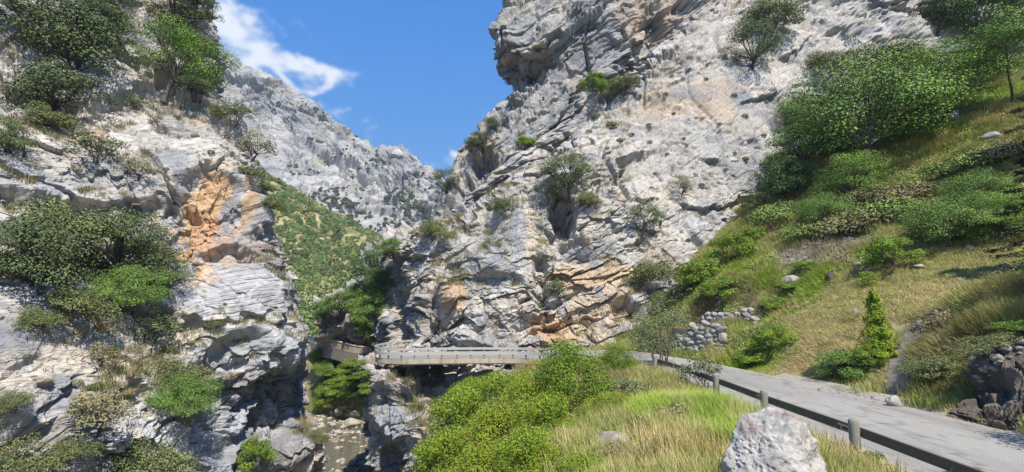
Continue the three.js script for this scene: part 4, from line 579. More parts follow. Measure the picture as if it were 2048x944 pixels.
{ // rubble between the bushes and the meadow, and stones along the right-hand bank
  const r = rng(31), protos = [0, 1, 2, 3].map((k) => stoneGeo(600 + k, 2, 0.5, 0.32, 0.42, 0.4));
  for (let i = 0; i < 60; i++) { const px = 1575 + r() * 150, py = 448 + r() * 95 + (1650 - px) * 0.25; rock('scree_stone', px, py, 7 + r() * r() * 22, 'brown grey scree stone scattered on the bare slope above the meadow', { geo: protos[i % 4], mat: [tone(0.3, 0.26, 0.21), stoneTones[0], stoneTones[3]][i % 3], group: 'scree on the slope', category: 'stone' }); }
  for (let i = 0; i < 46; i++) { const px = 1900 + r() * 150, py = 770 - (px - 1900) * 0.62 + (r() - 0.5) * 62; rock('bank_stone', px, py, 8 + r() * r() * 26, 'grey stone lying on the bank beside the shaded outcrop at right', { geo: protos[i % 4], mat: stoneTones[i % 4], group: 'stones on the right bank', category: 'stone' }); }
  for (let i = 0; i < 40; i++) { const px = 1640 + r() * 180, py = 772 + (px - 1640) * 0.165 + (r() - 0.5) * 12; rock('roadside_stone', px, py, 3 + r() * r() * 8, 'pebble sized stone littering the gutter by the road', { geo: protos[i % 4], mat: stoneTones[3 - i % 4], group: 'stones in the gutter', category: 'stone' }); }
}
{ // outcrop at the far right bend, tone darkened to carry the bank shade
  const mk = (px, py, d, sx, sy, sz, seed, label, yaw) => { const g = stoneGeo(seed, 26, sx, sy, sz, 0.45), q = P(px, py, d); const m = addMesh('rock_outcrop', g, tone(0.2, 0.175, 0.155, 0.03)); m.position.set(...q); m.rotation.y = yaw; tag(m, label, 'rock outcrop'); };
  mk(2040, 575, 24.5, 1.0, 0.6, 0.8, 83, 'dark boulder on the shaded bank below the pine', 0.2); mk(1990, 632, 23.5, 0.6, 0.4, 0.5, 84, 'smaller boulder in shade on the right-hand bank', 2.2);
}
{ // boulders in the river
  const r = rng(90), protos = [0, 1, 2, 3, 4].map((k) => stoneGeo(640 + k, 3, 0.5, 0.3, 0.42, 0.35)), pale = [tone(0.46, 0.42, 0.36), tone(0.40, 0.37, 0.33), tone(0.5, 0.45, 0.39)];
  const put = (px, py, w, label, gname) => rock('river_boulder', px, py, w, label, { geo: protos[Math.floor(r() * 5)], mat: pale[Math.floor(r() * 3)], group: gname, category: 'boulder', lift: 0.2 });
  put(707, 847, 36, 'largest pale boulder in the middle of the river'); put(703, 926, 18, 'white rounded boulder at the near end of the river pool'); put(672, 822, 26, 'flat pale boulder near the left river bank'); put(706, 826, 24, 'broad flat boulder upstream of the largest one');
  for (let i = 0; i < 190; i++) { const py = 786 + r() * 175, px = lerp(668, 690, (py - 786) / 175) + (r() - 0.5) * lerp(60, 120, (py - 786) / 175); if (py > 872 && py < 912 && r() < 0.8) continue; put(px, py, 5 + r() * r() * 16, 'pale rounded boulder among many in the riverbed', 'boulders in the riverbed'); }
}

// ---------------------------------------------------------------- plants
function tube(pts, r0, r1, sides, out) {                           // tapered branch appended to out.p / out.ix
  const base = out.p.length / 3, n = pts.length;
  for (let i = 0; i < n; i++) { const a = pts[Math.max(0, i - 1)], b = pts[Math.min(n - 1, i + 1)], t = new THREE.Vector3().subVectors(b, a).normalize(), u = new THREE.Vector3(0.31, 0.17, 0.93).cross(t).normalize(), v = new THREE.Vector3().crossVectors(t, u), r = lerp(r0, r1, i / (n - 1)); for (let k = 0; k < sides; k++) { const c = Math.cos(k / sides * 6.2832) * r, s = Math.sin(k / sides * 6.2832) * r; out.p.push(pts[i].x + u.x * c + v.x * s, pts[i].y + u.y * c + v.y * s, pts[i].z + u.z * c + v.z * s); } }
  for (let i = 0; i < n - 1; i++) for (let k = 0; k < sides; k++) { const a = base + i * sides + k, b = base + i * sides + (k + 1) % sides; out.ix.push(a, b, a + sides, b, b + sides, a + sides); }
}
function branchGeo(out) { const g = new THREE.BufferGeometry(); g.setAttribute('position', new THREE.Float32BufferAttribute(out.p, 3)); g.setIndex(out.ix); g.computeVertexNormals(); const uv = new Float32Array(out.p.length / 3 * 2); for (let i = 0; i < uv.length / 2; i++) { uv[i * 2] = out.p[i * 3] * 3; uv[i * 2 + 1] = out.p[i * 3 + 1] * 3; } g.setAttribute('uv', new THREE.BufferAttribute(uv, 2)); return g; }
function leaves(list, seed, size, cols, aspect = 0.55) {            // list of [x, y, z, nx, ny, nz]: folded diamond leaves
  const r = rng(seed), n = list.length, p = new Float32Array(n * 12), c = new Float32Array(n * 12), ix = new Uint32Array(n * 6), N = new THREE.Vector3(), T = new THREE.Vector3(), B = new THREE.Vector3();
  for (let i = 0; i < n; i++) {
    const q = list[i]; N.set(q[3], q[4], q[5]).normalize(); T.set(r() - 0.5, r() - 0.5 - 0.15, r() - 0.5); T.addScaledVector(N, -T.dot(N)).normalize(); B.crossVectors(N, T); const s = size * (0.6 + 0.8 * r()) * (q[6] ?? 1), w = s * aspect, f = s * 0.12 * (r() - 0.3);
    const k = cols[Math.floor(r() * cols.length)], m = (0.88 + 0.24 * r()) * (q[7] ?? 1), o = i * 12;
    const V = [[-0.5, 0, 0], [0.05, 0.5, f], [0.5, 0, 0], [0.05, -0.5, f]];
    for (let j = 0; j < 4; j++) { const a = V[j][0] * s, b = V[j][1] * w * 2 * 0.5, e = V[j][2]; p[o + j * 3] = q[0] + T.x * a + B.x * b + N.x * e; p[o + j * 3 + 1] = q[1] + T.y * a + B.y * b + N.y * e; p[o + j * 3 + 2] = q[2] + T.z * a + B.z * b + N.z * e; c[o + j * 3] = k[0] * m; c[o + j * 3 + 1] = k[1] * m; c[o + j * 3 + 2] = k[2] * m; }
    ix.set([i * 4, i * 4 + 1, i * 4 + 2, i * 4, i * 4 + 2, i * 4 + 3], i * 6);
  }
  const g = new THREE.BufferGeometry(); g.setAttribute('position', new THREE.BufferAttribute(p, 3)); g.setAttribute('color', new THREE.BufferAttribute(c, 3)); g.setIndex(new THREE.BufferAttribute(ix, 1)); g.computeVertexNormals(); return g;
}
// one plant, one metre wide, rooted at the origin
function protoPlant(seed, o) {
  const r = rng(seed), { clumps = 30, per = 300, leaf = 0.03, ry = 0.38, cy: cy0 = 0.42, flat = 0.65, cr: crr = [0.06, 0.19], cols, wood = 0.03, stems = 1, hollow = 0.35, up = 0.55, twig = 1, skew = 0 } = o, list = [], out = { p: [], ix: [] }, twigs = { p: [], ix: [] }, cs = [], cy = Math.min(cy0, ry * 0.74);
  for (let k = 0; k < clumps; k++) {
    const a = r() * 6.2832, e = Math.asin(lerp(-0.55, 1, Math.pow(r(), 0.8))), rad = lerp(hollow, 0.98, Math.pow(r(), 0.6)), R = lerp(crr[0], crr[1], r());
    const wob = 1 + 0.28 * noise(Math.cos(a) * 1.5 + seed, Math.sin(a) * 1.5, e * 1.5), x = Math.cos(a) * Math.cos(e) * rad * (0.5 - R * 0.6) * wob + skew * Math.sin(e) * 0.2, z = Math.sin(a) * Math.cos(e) * rad * (0.5 - R * 0.6) * wob, y = cy + Math.sin(e) * rad * (ry - R * 0.4) * wob; cs.push([x, y, z, R]);
    const ct = 0.78 + 0.44 * r(), n = Math.round(per * (0.6 + 0.8 * r()) * (R / crr[1]) ** 2 * 1.4);
    for (let i = 0; i < n; i++) { const az = r() * 6.2832, sy = lerp(-0.75, 1, r()), cz = Math.sqrt(Math.max(0, 1 - sy * sy)), q = R * (0.45 + 0.6 * Math.sqrt(r())), dx = Math.cos(az) * cz, dz = Math.sin(az) * cz; list.push([x + dx * q, Math.max(0.0, y + sy * q * flat), z + dz * q, dx * 0.6 + (r() - 0.5) * 1.1, sy * 0.4 + up + (r() - 0.5) * 0.7, dz * 0.6 + (r() - 0.5) * 1.1, 1, ct]); }
  }
  const V = (x, y, z) => new THREE.Vector3(x, y, z);
  for (let s = 0; s < stems; s++) {
    const a = r() * 6.28, b = stems > 1 ? 0.05 : 0, root = V(Math.cos(a) * b, -0.12, Math.sin(a) * b), fork = V(Math.cos(a) * b * 2.2 + skew * 0.12, cy * 0.45, Math.sin(a) * b * 2.2); tube([root, root.clone().lerp(fork, 0.5).add(V((r() - 0.5) * 0.04, 0, (r() - 0.5) * 0.04)), fork], wood, wood * 0.7, 7, out);
    cs.forEach((c, k) => { if (k % stems !== s || r() > twig * 0.8) return; const e = V(c[0], c[1], c[2]), m = fork.clone().lerp(e, 0.5).add(V((r() - 0.5) * 0.09, (r() - 0.3) * 0.06, (r() - 0.5) * 0.09)); tube([fork, m, e], wood * 0.32, wood * 0.08, 4, twigs); for (let j = 0; j < 2; j++) { const t = V(c[0] + (r() - 0.5) * c[3] * 2, c[1] + (r() - 0.3) * c[3], c[2] + (r() - 0.5) * c[3] * 2); tube([m, e.clone().lerp(t, 0.5), t], wood * 0.14, wood * 0.04, 3, twigs); } });
  }
  return { crown: leaves(list, seed + 1, leaf, cols), trunk: branchGeo(out), twigs: branchGeo(twigs), leafMat: leafMat(1, 1, 1, o.tr ?? 0), barkMat: o.bark ?? barkGrey };
}
const barkGrey = woodMat(0.16, 0.14, 0.12), barkDark = woodMat(0.075, 0.062, 0.05), barkDry = woodMat(0.22, 0.18, 0.14);
const OAK = [[0.081, 0.117, 0.036], [0.111, 0.151, 0.044], [0.151, 0.177, 0.065], [0.065, 0.096, 0.036]], LEAFY = [[0.140, 0.254, 0.034], [0.188, 0.319, 0.041], [0.104, 0.198, 0.030], [0.244, 0.356, 0.056]], BRIGHT = [[0.30, 0.39, 0.03], [0.23, 0.34, 0.026], [0.38, 0.44, 0.04], [0.16, 0.26, 0.022]], GREYG = [[0.182, 0.216, 0.103], [0.233, 0.259, 0.138], [0.147, 0.182, 0.078]], DEEP = [[0.070, 0.136, 0.027], [0.100, 0.180, 0.033], [0.056, 0.100, 0.026]], OLIVE = [[0.217, 0.225, 0.067], [0.275, 0.267, 0.092], [0.167, 0.192, 0.049]], DRY = [[0.325, 0.234, 0.111], [0.260, 0.182, 0.091], [0.208, 0.169, 0.065]];
const KIND = {
  oak: [protoPlant(101, { clumps: 46, per: 330, leaf: 0.0195, ry: 0.38, cy: 0.4, flat: 0.62, cols: OAK, wood: 0.028, bark: barkDark, stems: 2 }), protoPlant(102, { clumps: 40, per: 340, leaf: 0.0195, ry: 0.44, cy: 0.44, flat: 0.6, cols: OAK, wood: 0.028, bark: barkDark }), protoPlant(103, { clumps: 36, per: 330, leaf: 0.021, ry: 0.34, cy: 0.36, flat: 0.55, cols: OAK, wood: 0.026, bark: barkDark, stems: 3 })],
  olive: [protoPlant(111, { clumps: 44, per: 250, leaf: 0.025, ry: 0.32, cy: 0.36, flat: 0.5, cols: [...OLIVE, ...OAK], wood: 0.022, stems: 3 }), protoPlant(112, { clumps: 38, per: 240, leaf: 0.026, ry: 0.28, cy: 0.32, flat: 0.5, cols: [...OLIVE, ...OAK], wood: 0.02, stems: 2 })],
  sparse: [protoPlant(121, { clumps: 22, per: 80, leaf: 0.036, ry: 0.36, cy: 0.4, cols: [...GREYG, ...OAK], wood: 0.018, stems: 4, cr: [0.07, 0.14] }), protoPlant(122, { clumps: 26, per: 70, leaf: 0.034, ry: 0.3, cy: 0.36, cols: [...GREYG, ...DRY], wood: 0.018, stems: 5, cr: [0.07, 0.15], bark: barkDark })],
  beech: [protoPlant(131, { clumps: 72, per: 520, leaf: 0.0145, ry: 0.5, cy: 0.5, flat: 0.62, cols: [...LEAFY, [0.2, 0.3, 0.035], [0.16, 0.27, 0.03]], wood: 0.028, twig: 0.5 }), protoPlant(132, { clumps: 66, per: 520, leaf: 0.015, ry: 0.44, cy: 0.46, flat: 0.6, cols: [...LEAFY, [0.18, 0.27, 0.035], ...DEEP], wood: 0.026, stems: 2, twig: 0.5 })],
  deep: [protoPlant(141, { clumps: 50, per: 330, leaf: 0.022, ry: 0.46, cy: 0.5, flat: 0.55, cols: DEEP, wood: 0.026, bark: barkDark }), protoPlant(142, { clumps: 48, per: 330, leaf: 0.023, ry: 0.36, cy: 0.4, flat: 0.5, cols: [...DEEP, ...LEAFY], wood: 0.024, stems: 2 })],
  hazel: [protoPlant(151, { clumps: 54, per: 380, leaf: 0.025, ry: 0.55, cy: 0.62, flat: 0.8, cols: [...BRIGHT, ...LEAFY], wood: 0.014, stems: 6, tr: 0.4 }), protoPlant(152, { clumps: 50, per: 400, leaf: 0.025, ry: 0.36, cy: 0.36, flat: 0.75, cols: BRIGHT, wood: 0.012, stems: 5, tr: 0.4 }), protoPlant(153, { clumps: 46, per: 400, leaf: 0.025, ry: 0.32, cy: 0.32, flat: 0.7, cols: [...BRIGHT, [0.30, 0.31, 0.03], [0.33, 0.29, 0.04]], wood: 0.012, stems: 5, tr: 0.4 })],
  bright: [protoPlant(161, { clumps: 34, per: 200, leaf: 0.04, ry: 0.4, cy: 0.42, flat: 0.6, cols: [...BRIGHT, ...LEAFY], wood: 0.016, stems: 3, tr: 0.4 }), protoPlant(162, { clumps: 30, per: 200, leaf: 0.042, ry: 0.32, cy: 0.34, flat: 0.55, cols: [...LEAFY, ...BRIGHT], wood: 0.016, stems: 3, tr: 0.4 })],
  grey: [protoPlant(171, { clumps: 60, per: 230, leaf: 0.022, ry: 0.55, cy: 0.58, flat: 0.8, cols: [...GREYG, [0.12, 0.16, 0.04]], wood: 0.012, stems: 7 })],
  heath: [protoPlant(181, { clumps: 40, per: 130, leaf: 0.032, ry: 0.17, cy: 0.14, flat: 0.6, cols: [...OLIVE, [0.19, 0.14, 0.085], [0.16, 0.11, 0.065]], wood: 0.01, stems: 6 }), protoPlant(182, { clumps: 40, per: 140, leaf: 0.032, ry: 0.2, cy: 0.17, flat: 0.6, cols: [...OLIVE, ...LEAFY], wood: 0.01, stems: 6 })],
};
let plantN = 0;
const Y = new THREE.Vector3(0, 1, 0);
function plant(kind, name, label, category, px, py, wpx, o = {}) {
  const s = o.at ? { p: o.at, n: [0, 1, 0], d: -o.at[2] } : surf(px, py); if (!s) return; const k = KIND[kind], q = k[(o.v ?? plantN++) % k.length], w = o.w ?? wpx * s.d / F * 1.15, g = group(name, [s.p[0], s.p[1] - 0.05 * w, s.p[2]]); tag(g, label, category, o.group);
  const t = addMesh('trunk', q.trunk, q.barkMat, g), c = addMesh('crown', q.crown, q.leafMat, g); addMesh('branches', q.twigs, q.barkMat, t); g.scale.set(w, w * (o.h ?? 1), w);
  const n = new THREE.Vector3(s.n[0], 0, s.n[2]); g.quaternion.setFromUnitVectors(Y, new THREE.Vector3(0, 1, 0).addScaledVector(n, o.lean ?? 0.35).normalize()).multiply(new THREE.Quaternion().setFromAxisAngle(Y, o.turn ?? plantN * 2.4));
  return g;
}
const T = (kind, px, py, w, label, o) => plant(kind, o?.shrub ? 'shrub' : 'tree', label, o?.shrub ? 'shrub' : 'tree', px, py, w, o);
const S = (kind, px, py, w, label, o) => plant(kind, 'shrub', label, 'shrub', px, py, w, o);
// left cliff
const LG = { group: 'trees on the left cliff' };
T('oak', 110, 135, 230, 'wide dark evergreen oak near the top left corner of the cliff', { ...LG, v: 0 });
T('oak', 150, 225, 200, 'dark evergreen oak directly below the wide one at top left', { ...LG, v: 2 });
T('oak', 50, 62, 170, 'dark oak crown cut by the top left corner of the picture', { ...LG, v: 1 });
T('oak', 225, 68, 140, 'dark oak leaning over the rock rib at the top of the left cliff', { ...LG, v: 2 });
T('oak', 205, 20, 120, 'upper oak at the top edge above the rock rib', { ...LG, v: 0 });
T('beech', 338, 168, 175, 'rounded bright green tree at the top of the left cliff edge', { ...LG, v: 0, h: 0.95 });
T('oak', 395, 110, 90, 'dark oak on the left skyline beside the bright tree', { ...LG, v: 2 }); T('oak', 390, 40, 90, 'dark oak at the top of the left skyline', { ...LG, v: 1 });
T('oak', 350, 50, 130, 'shadowed dark tree behind the rounded bright green one', { ...LG, v: 1 });
T('oak', 396, 196, 85, 'dark oak on the cliff edge below the rounded bright tree', { ...LG, v: 2 });
S('oak', 35, 300, 115, 'olive dark bush at the left picture edge above the ledge', { v: 2 });
S('sparse', 185, 318, 120, 'thin grey green bush growing under the second oak', { v: 0 });
S('olive', 100, 250, 90, 'olive bush between the left edge and the second oak', { v: 0 });
S('sparse', 272, 350, 85, 'sparse dry bush above the ochre rock face', { v: 1 });
S('sparse', 270, 210, 50, 'small dry bush on the pale slab right of the second oak', { v: 0 });
S('sparse', 315, 240, 40, 'tiny grey bush on the sloping pale slab', { v: 1 });
S('oak', 425, 170, 60, 'dark bush on the left skyline below the bright tree', { v: 1 }); S('olive', 440, 225, 50, 'olive bush on the left skyline rib', { v: 0 }); S('olive', 510, 350, 40, 'olive bush on the rim above the ochre face', { v: 1 });
T('sparse', 470, 238, 85, 'twisted open tree standing on the left skyline before the mountain', { v: 0, h: 0.9, lean: 0.5 });
T('sparse', 505, 306, 95, 'spreading thin tree on the cliff edge below the twisted one', { v: 1 });
S('olive', 548, 412, 58, 'dark bush on the cliff edge where the hillside begins', { v: 1 });
S('olive', 532, 372, 44, 'small bush above the dark one on the cliff edge', { v: 0 });
T('oak', 55, 575, 215, 'broad dark oak filling the left edge at mid height', { ...LG, v: 0, h: 1.1 });
T('olive', 145, 500, 190, 'olive green tree on the wooded ledge of the left cliff', { ...LG, v: 0 });
T('oak', 238, 556, 185, 'dark oak in the middle of the wooded ledge', { ...LG, v: 1 });
S('olive', 165, 622, 125, 'olive bush below the wooded ledge at far left', { v: 1 });
S('beech', 270, 612, 140, 'brighter green bush at the lower rim of the wooded ledge', { v: 1, h: 0.75 });
T('oak', 338, 560, 105, 'dark oak at the right end of the wooded ledge', { ...LG, v: 2 });
S('sparse', 300, 672, 100, 'sparse grey bush under the wooded ledge', { v: 0 });
S('olive', 82, 648, 80, 'small olive bush on the pale bulging rock at far left', { v: 0 });
S('sparse', 198, 722, 80, 'thin bush in the rubble left of the centre of the lower cliff', { v: 1 });
S('olive', 362, 768, 105, 'flat topped olive bush on the lower left cliff', { v: 0 });
S('beech', 368, 832, 125, 'leafy green bush below the flat topped one', { v: 1, h: 0.8 });
S('sparse', 188, 850, 140, 'dark twiggy bush low on the left cliff', { v: 1 });
S('olive', 38, 950, 135, 'olive bush in the bottom left corner', { v: 1, h: 1.2 });
S('olive', 280, 965, 160, 'large grey green bush at the bottom of the left cliff', { v: 0 });
S('olive', 160, 900, 80, 'small bush between the two bottom left bushes', { v: 1 });
S('olive', 30, 815, 60, 'round bush at the left edge under the pale rock', { v: 0 });
S('bright', 520, 935, 62, 'bright green bush in the cleft at the foot of the left cliff', { v: 0, h: 1.4 });
S('sparse', 455, 770, 45, 'dry tuft like bush on the rib beside the overhang', { v: 1 });
S('olive', 435, 650, 34, 'little bush under the smooth grey bulge', { v: 0 });
S('sparse', 130, 560, 70, 'grey bush at the foot of the broad dark oak', { v: 0 });
S('olive', 300, 505, 90, 'olive bush between the ledge oaks and the ochre face', { v: 1 });
S('olive', 640, 880, 42, 'dry green bush where the left cliff meets the river', { v: 1, h: 1.3 });
S('bright', 645, 800, 40, 'bright bush on the left river bank', { v: 0, h: 1.3 });
S('bright', 636, 720, 46, 'bright bush at the shaded edge of the left cliff', { v: 1, h: 1.4 });
// gorge floor
const MG = { group: 'riverside bushes in the gorge' };
[[668, 778, 62], [708, 782, 66], [690, 762, 56], [664, 738, 48], [702, 738, 60], [650, 762, 42], [730, 778, 40]].forEach(([x, y, w], i) => S(['bright', 'deep'][i % 2], x, y, w, ['leafy bush at the left of the riverside thicket', 'leafy bush in front of the riverside thicket', 'dark bush in the middle of the riverside thicket', 'bush below the far parapet', 'bush at the back of the riverside thicket', 'small bush beside the left cliff foot in the thicket', 'small dark bush against the bridge rock'][i], { ...MG, h: 0.7 }));
T('deep', 735, 690, 78, 'tall dark tree at the foot of the rock behind the bridge', { v: 0, h: 1.25 }); T('deep', 742, 622, 84, 'dark leafy tree above the tall one behind the bridge', { v: 1 }); T('deep', 752, 556, 86, 'dark tree high on the rock left of the main slab', { v: 0 }); T('deep', 722, 590, 64, 'small dark tree left of the leafy one on the spur', { v: 1 }); T('deep', 728, 655, 70, 'dark tree left of the tall one behind the bridge', { v: 1, h: 1.2 }); T('deep', 762, 590, 60, 'dark tree hugging the rock beside the slab', { v: 0, h: 1.3 }); T('deep', 776, 512, 60, 'top tree of the column of trees beside the slab', { v: 1 });
S('deep', 676, 616, 84, 'dark bush capping the rock spur', { v: 1, h: 0.8 }); S('deep', 650, 640, 40, 'small bush at the left edge of the spur', { v: 1 });
[[655, 742, 44], [680, 745, 50], [720, 748, 46], [645, 775, 40], [690, 785, 46], [662, 798, 40], [720, 798, 40], [640, 735, 40]].forEach(([x, y, w], i) => S(['deep', 'bright', 'bright'][i % 3], x, y, w, 'leafy bush crowding the overgrown bank below the far parapet', { ...MG, h: 0.65 }));
// right cliff
S('oak', 888, 375, 62, 'dark bush on the skyline where the right cliff begins', { v: 1 }); S('olive', 856, 472, 58, 'bush in the gully at the left edge of the slab', { v: 0, h: 1.3 }); S('oak', 850, 430, 48, 'dark bush above the one in the gully', { v: 2 }); S('olive', 900, 470, 55, 'grassy bush on the ridge above the gully', { v: 1, h: 0.7 });
S('olive', 1012, 416, 70, 'rounded bush on the rim of the slab left of the cave', { v: 1 }); S('oak', 1112, 408, 60, 'dark bush hanging in front of the cave shadow', { v: 0 }); S('oak', 1138, 380, 125, 'dark bush overhanging the mouth of the cave', { v: 1, h: 0.85 }); S('olive', 1178, 402, 55, 'lighter bush right of the cave mouth', { v: 0 });
S('sparse', 1288, 456, 82, 'open leafed small tree on the slab right of the cave', { v: 0, h: 1.2 }); S('sparse', 1368, 374, 62, 'grey green spiky bush on the bare pale slab', { v: 1 });
T('oak', 1503, 128, 120, 'dark tree rooted high on the pale slab', { v: 1 }); S('olive', 1530, 48, 125, 'bush at the top edge above the dark slab tree', { v: 0 }); S('olive', 1660, 138, 100, 'grey green bush on the slab behind the big trees', { v: 1 });
S('bright', 1195, 186, 60, 'light green bush on the ledge under the upper crag', { v: 0 }); S('olive', 1240, 182, 76, 'olive bush beside the light one on the crag ledge', { v: 0 }); S('oak', 958, 288, 62, 'dark bush on the right skyline halfway up', { v: 2 }); S('oak', 985, 252, 44, 'small dark bush higher on the right skyline', { v: 0 }); S('bright', 1046, 290, 44, 'light green bush at the top of the slab rim', { v: 1 }); S('oak', 1010, 172, 22, 'tiny bush under the jutting prow', { v: 1 }); S('olive', 1075, 110, 34, 'small bush on the face of the upper crag', { v: 1 });
S('olive', 1310, 555, 95, 'bush at the right foot of the slab', { v: 1, h: 1.1 }); S('bright', 1400, 566, 92, 'bright bush where grass meets the slab', { v: 1 }); S('bright', 1468, 520, 90, 'bright leafy bush along the foot of the cliff', { v: 0 }); S('bright', 1500, 482, 66, 'bush above the bright leafy one at the cliff foot', { v: 1 }); S('sparse', 1500, 415, 60, 'grey dry bush at the edge of the pale slab', { v: 0 });
S('grey', 1326, 724, 118, 'large grey green shrub beside the roadside stone wall', { h: 1.05, turn: 0.6 }); S('olive', 1270, 560, 40, 'dry bush on the folded ochre rock', { v: 1 }); S('sparse', 1110, 590, 50, 'thin trailing bush on the cliff above the bridge', { v: 0, h: 1.3 }); S('olive', 870, 745, 34, 'small bush hanging from the bridge edge', { v: 0, h: 1.5 });
// slope
const RG = { group: 'trees on the right slope' };
T('beech', 1735, 318, 285, 'biggest broad green tree on the right slope', { ...RG, v: 1, h: 1.0 }); T('deep', 1622, 318, 160, 'dark tree at the left side of the biggest one', { ...RG, v: 1 }); T('deep', 1566, 398, 118, 'dark glossy leaved bush tree against the pale slab', { ...RG, v: 0 }); T('beech', 1862, 248, 190, 'bright green tree right of the biggest one', { ...RG, v: 0 }); T('beech', 1940, 180, 120, 'tree between the bright one and the slim trunked one', { ...RG, v: 1 });
T('olive', 1800, 150, 140, 'thin grey green tree under the upper cliff', { ...RG, v: 0 }); T('sparse', 1715, 150, 110, 'half bare tree in front of the upper cliff', { ...RG, v: 0 }); T('deep', 1965, 82, 190, 'dark wooded crown in the top right corner', { ...RG, v: 1 }); T('deep', 1880, 60, 120, 'dark tree below the upper cliff at top right', { ...RG, v: 0 });
T('beech', 1705, 395, 140, 'mid green spreading tree below the biggest one', { ...RG, v: 0, h: 0.8 }); S('beech', 1640, 440, 110, 'spreading bush between slab and brown bracken', { v: 1, h: 0.7 });
S('heath', 1690, 455, 150, 'brown low heather patch on the slope', { v: 0 }); S('heath', 1760, 440, 150, 'green brown heather mound on the slope', { v: 1 }); S('heath', 1800, 395, 130, 'heather mound above the meadow shrubs', { v: 0 }); S('heath', 1620, 470, 100, 'olive mound beside the scree', { v: 1 }); S('heath', 1720, 395, 110, 'brown mound under the spreading tree', { v: 0 });
S('beech', 1890, 482, 170, 'wide leafy shrub above the meadow', { v: 1, h: 0.75 }); S('beech', 2000, 470, 150, 'leafy shrub at the right end above the meadow', { v: 0, h: 0.75 }); S('beech', 1950, 405, 140, 'upper leafy shrub above the meadow', { v: 1, h: 0.7 }); S('heath', 1930, 340, 130, 'low green mound on the upper slope', { v: 1 }); S('heath', 2010, 310, 120, 'low mound near the right edge of the upper slope', { v: 0 });
S('bright', 1778, 528, 95, 'round bright bush at the top of the meadow', { v: 0 }); S('olive', 1732, 556, 36, 'small olive bush left of the round bright one', { v: 1, h: 0.6 });
S('bright', 1545, 610, 60, 'bright fern clump beside the upper stone wall', { v: 1, h: 0.7 }); S('bright', 1540, 690, 84, 'bright bramble mound at the roadside below the meadow', { v: 0, h: 0.75 }); S('bright', 1500, 718, 80, 'bramble mound spilling over the road edge', { v: 1, h: 0.6 }); S('bright', 1575, 570, 60, 'bright fern strip below the pale outcrop', { v: 1, h: 0.6 }); S('bright', 1610, 535, 55, 'bright fern clump near the scree', { v: 0, h: 0.6 });
S('deep', 1690, 745, 110, 'dark low shrub at the foot of the tall sapling', { v: 1, h: 0.8 }); S('bright', 1738, 730, 60, 'leafy bush between the dark shrub and the path', { v: 0 }); S('olive', 1880, 740, 110, 'grassy bush right of the path', { v: 0, h: 0.7 }); S('olive', 1960, 690, 110, 'olive bush above the shaded outcrop', { v: 1, h: 0.6 }); S('bright', 2030, 655, 90, 'bright fern on the bank at the right edge', { v: 1, h: 0.5 });
S('bright', 1742, 940, 62, 'bright yellow green fern at the nearest guard rail post', { v: 0, h: 0.8 }); S('bright', 1930, 950, 60, 'small bright fern under the guard rail at bottom right', { v: 1, h: 0.6 });
// roadside thicket in front
const TG = { group: 'leafy roadside thicket' };
[['hazel', 0, 1150, 838, 135, 'tall bushy hazel standing above the thicket', 1.15], ['hazel', 0, 1242, 748, 62, 'young leafy tree beside the road bend', 1.05], ['hazel', 1, 890, 965, 150, 'leafy bush at the bottom left of the thicket', 1], ['hazel', 2, 975, 975, 150, 'yellow green bush at the bottom of the thicket', 1], ['hazel', 1, 1060, 960, 150, 'yellowish leafy bush near the bottom of the thicket', 1], ['hazel', 1, 915, 880, 140, 'dark leaved bush at the left rim of the thicket', 1.1], ['hazel', 2, 1000, 895, 150, 'bright bush in the middle of the thicket', 1], ['hazel', 1, 1085, 885, 140, 'bright bush right of the middle of the thicket', 1], ['hazel', 1, 985, 830, 120, 'leafy bush at the upper left of the thicket', 1.1], ['hazel', 2, 1060, 825, 130, 'leafy bush below the bridge end', 1], ['hazel', 1, 930, 820, 90, 'small leafy bush against the bridge rock', 1.1], ['hazel', 2, 1130, 920, 120, 'leafy bush beside the low mossy boulder', 0.8], ['hazel', 1, 1040, 785, 80, 'bush touching the bridge abutment', 0.9], ['hazel', 2, 1215, 830, 120, 'low bush right of the tall hazel', 0.7], ['hazel', 2, 1090, 955, 130, 'low yellow bush at the bottom centre', 0.8], ['hazel', 1, 1160, 965, 120, 'low green bush in front of the mossy boulder', 0.7], ['hazel', 1, 860, 930, 90, 'outermost bush at the left edge of the thicket', 0.9]].forEach(([k, v, x, y, w, l, h]) => S(k, x, y, w, l, { v, h, ...TG }));
S('sparse', 1340, 868, 150, 'dry twiggy bramble in the middle of the grassy bank', { v: 1, h: 0.8 }); S('sparse', 1260, 810, 130, 'thin bramble behind the mossy boulder', { v: 0, h: 0.8 }); S('sparse', 1400, 770, 90, 'thin shoots rising by the road edge', { v: 0, h: 1.1 }); S('sparse', 1090, 780, 70, 'grey leafless shrub at the bridge end', { v: 1, h: 1.4 }); S('sparse', 1210, 935, 120, 'brown bramble around the low mossy boulder', { v: 1, h: 0.7 });
for (const [k, x, y, w, l, h] of [['beech', 1800, 250, 150, 'sunlit crown overlapping the biggest tree', 0.9], ['beech', 1600, 260, 110, 'leafy crown above the dark tree by the slab', 1], ['olive', 1560, 330, 70, 'small olive bush at the slab edge under the trees', 1], ['heath', 1560, 430, 110, 'green mound where the slab meets the slope', 1], ['bright', 1440, 590, 80, 'bright clump beneath the foot of the cliff', 0.8], ['olive', 1370, 590, 80, 'olive clump behind the large grey green shrub', 1], ['olive', 1330, 610, 70, 'dense bush between slab and large grey shrub', 1]]) S(k, x, y, w, l, { h });
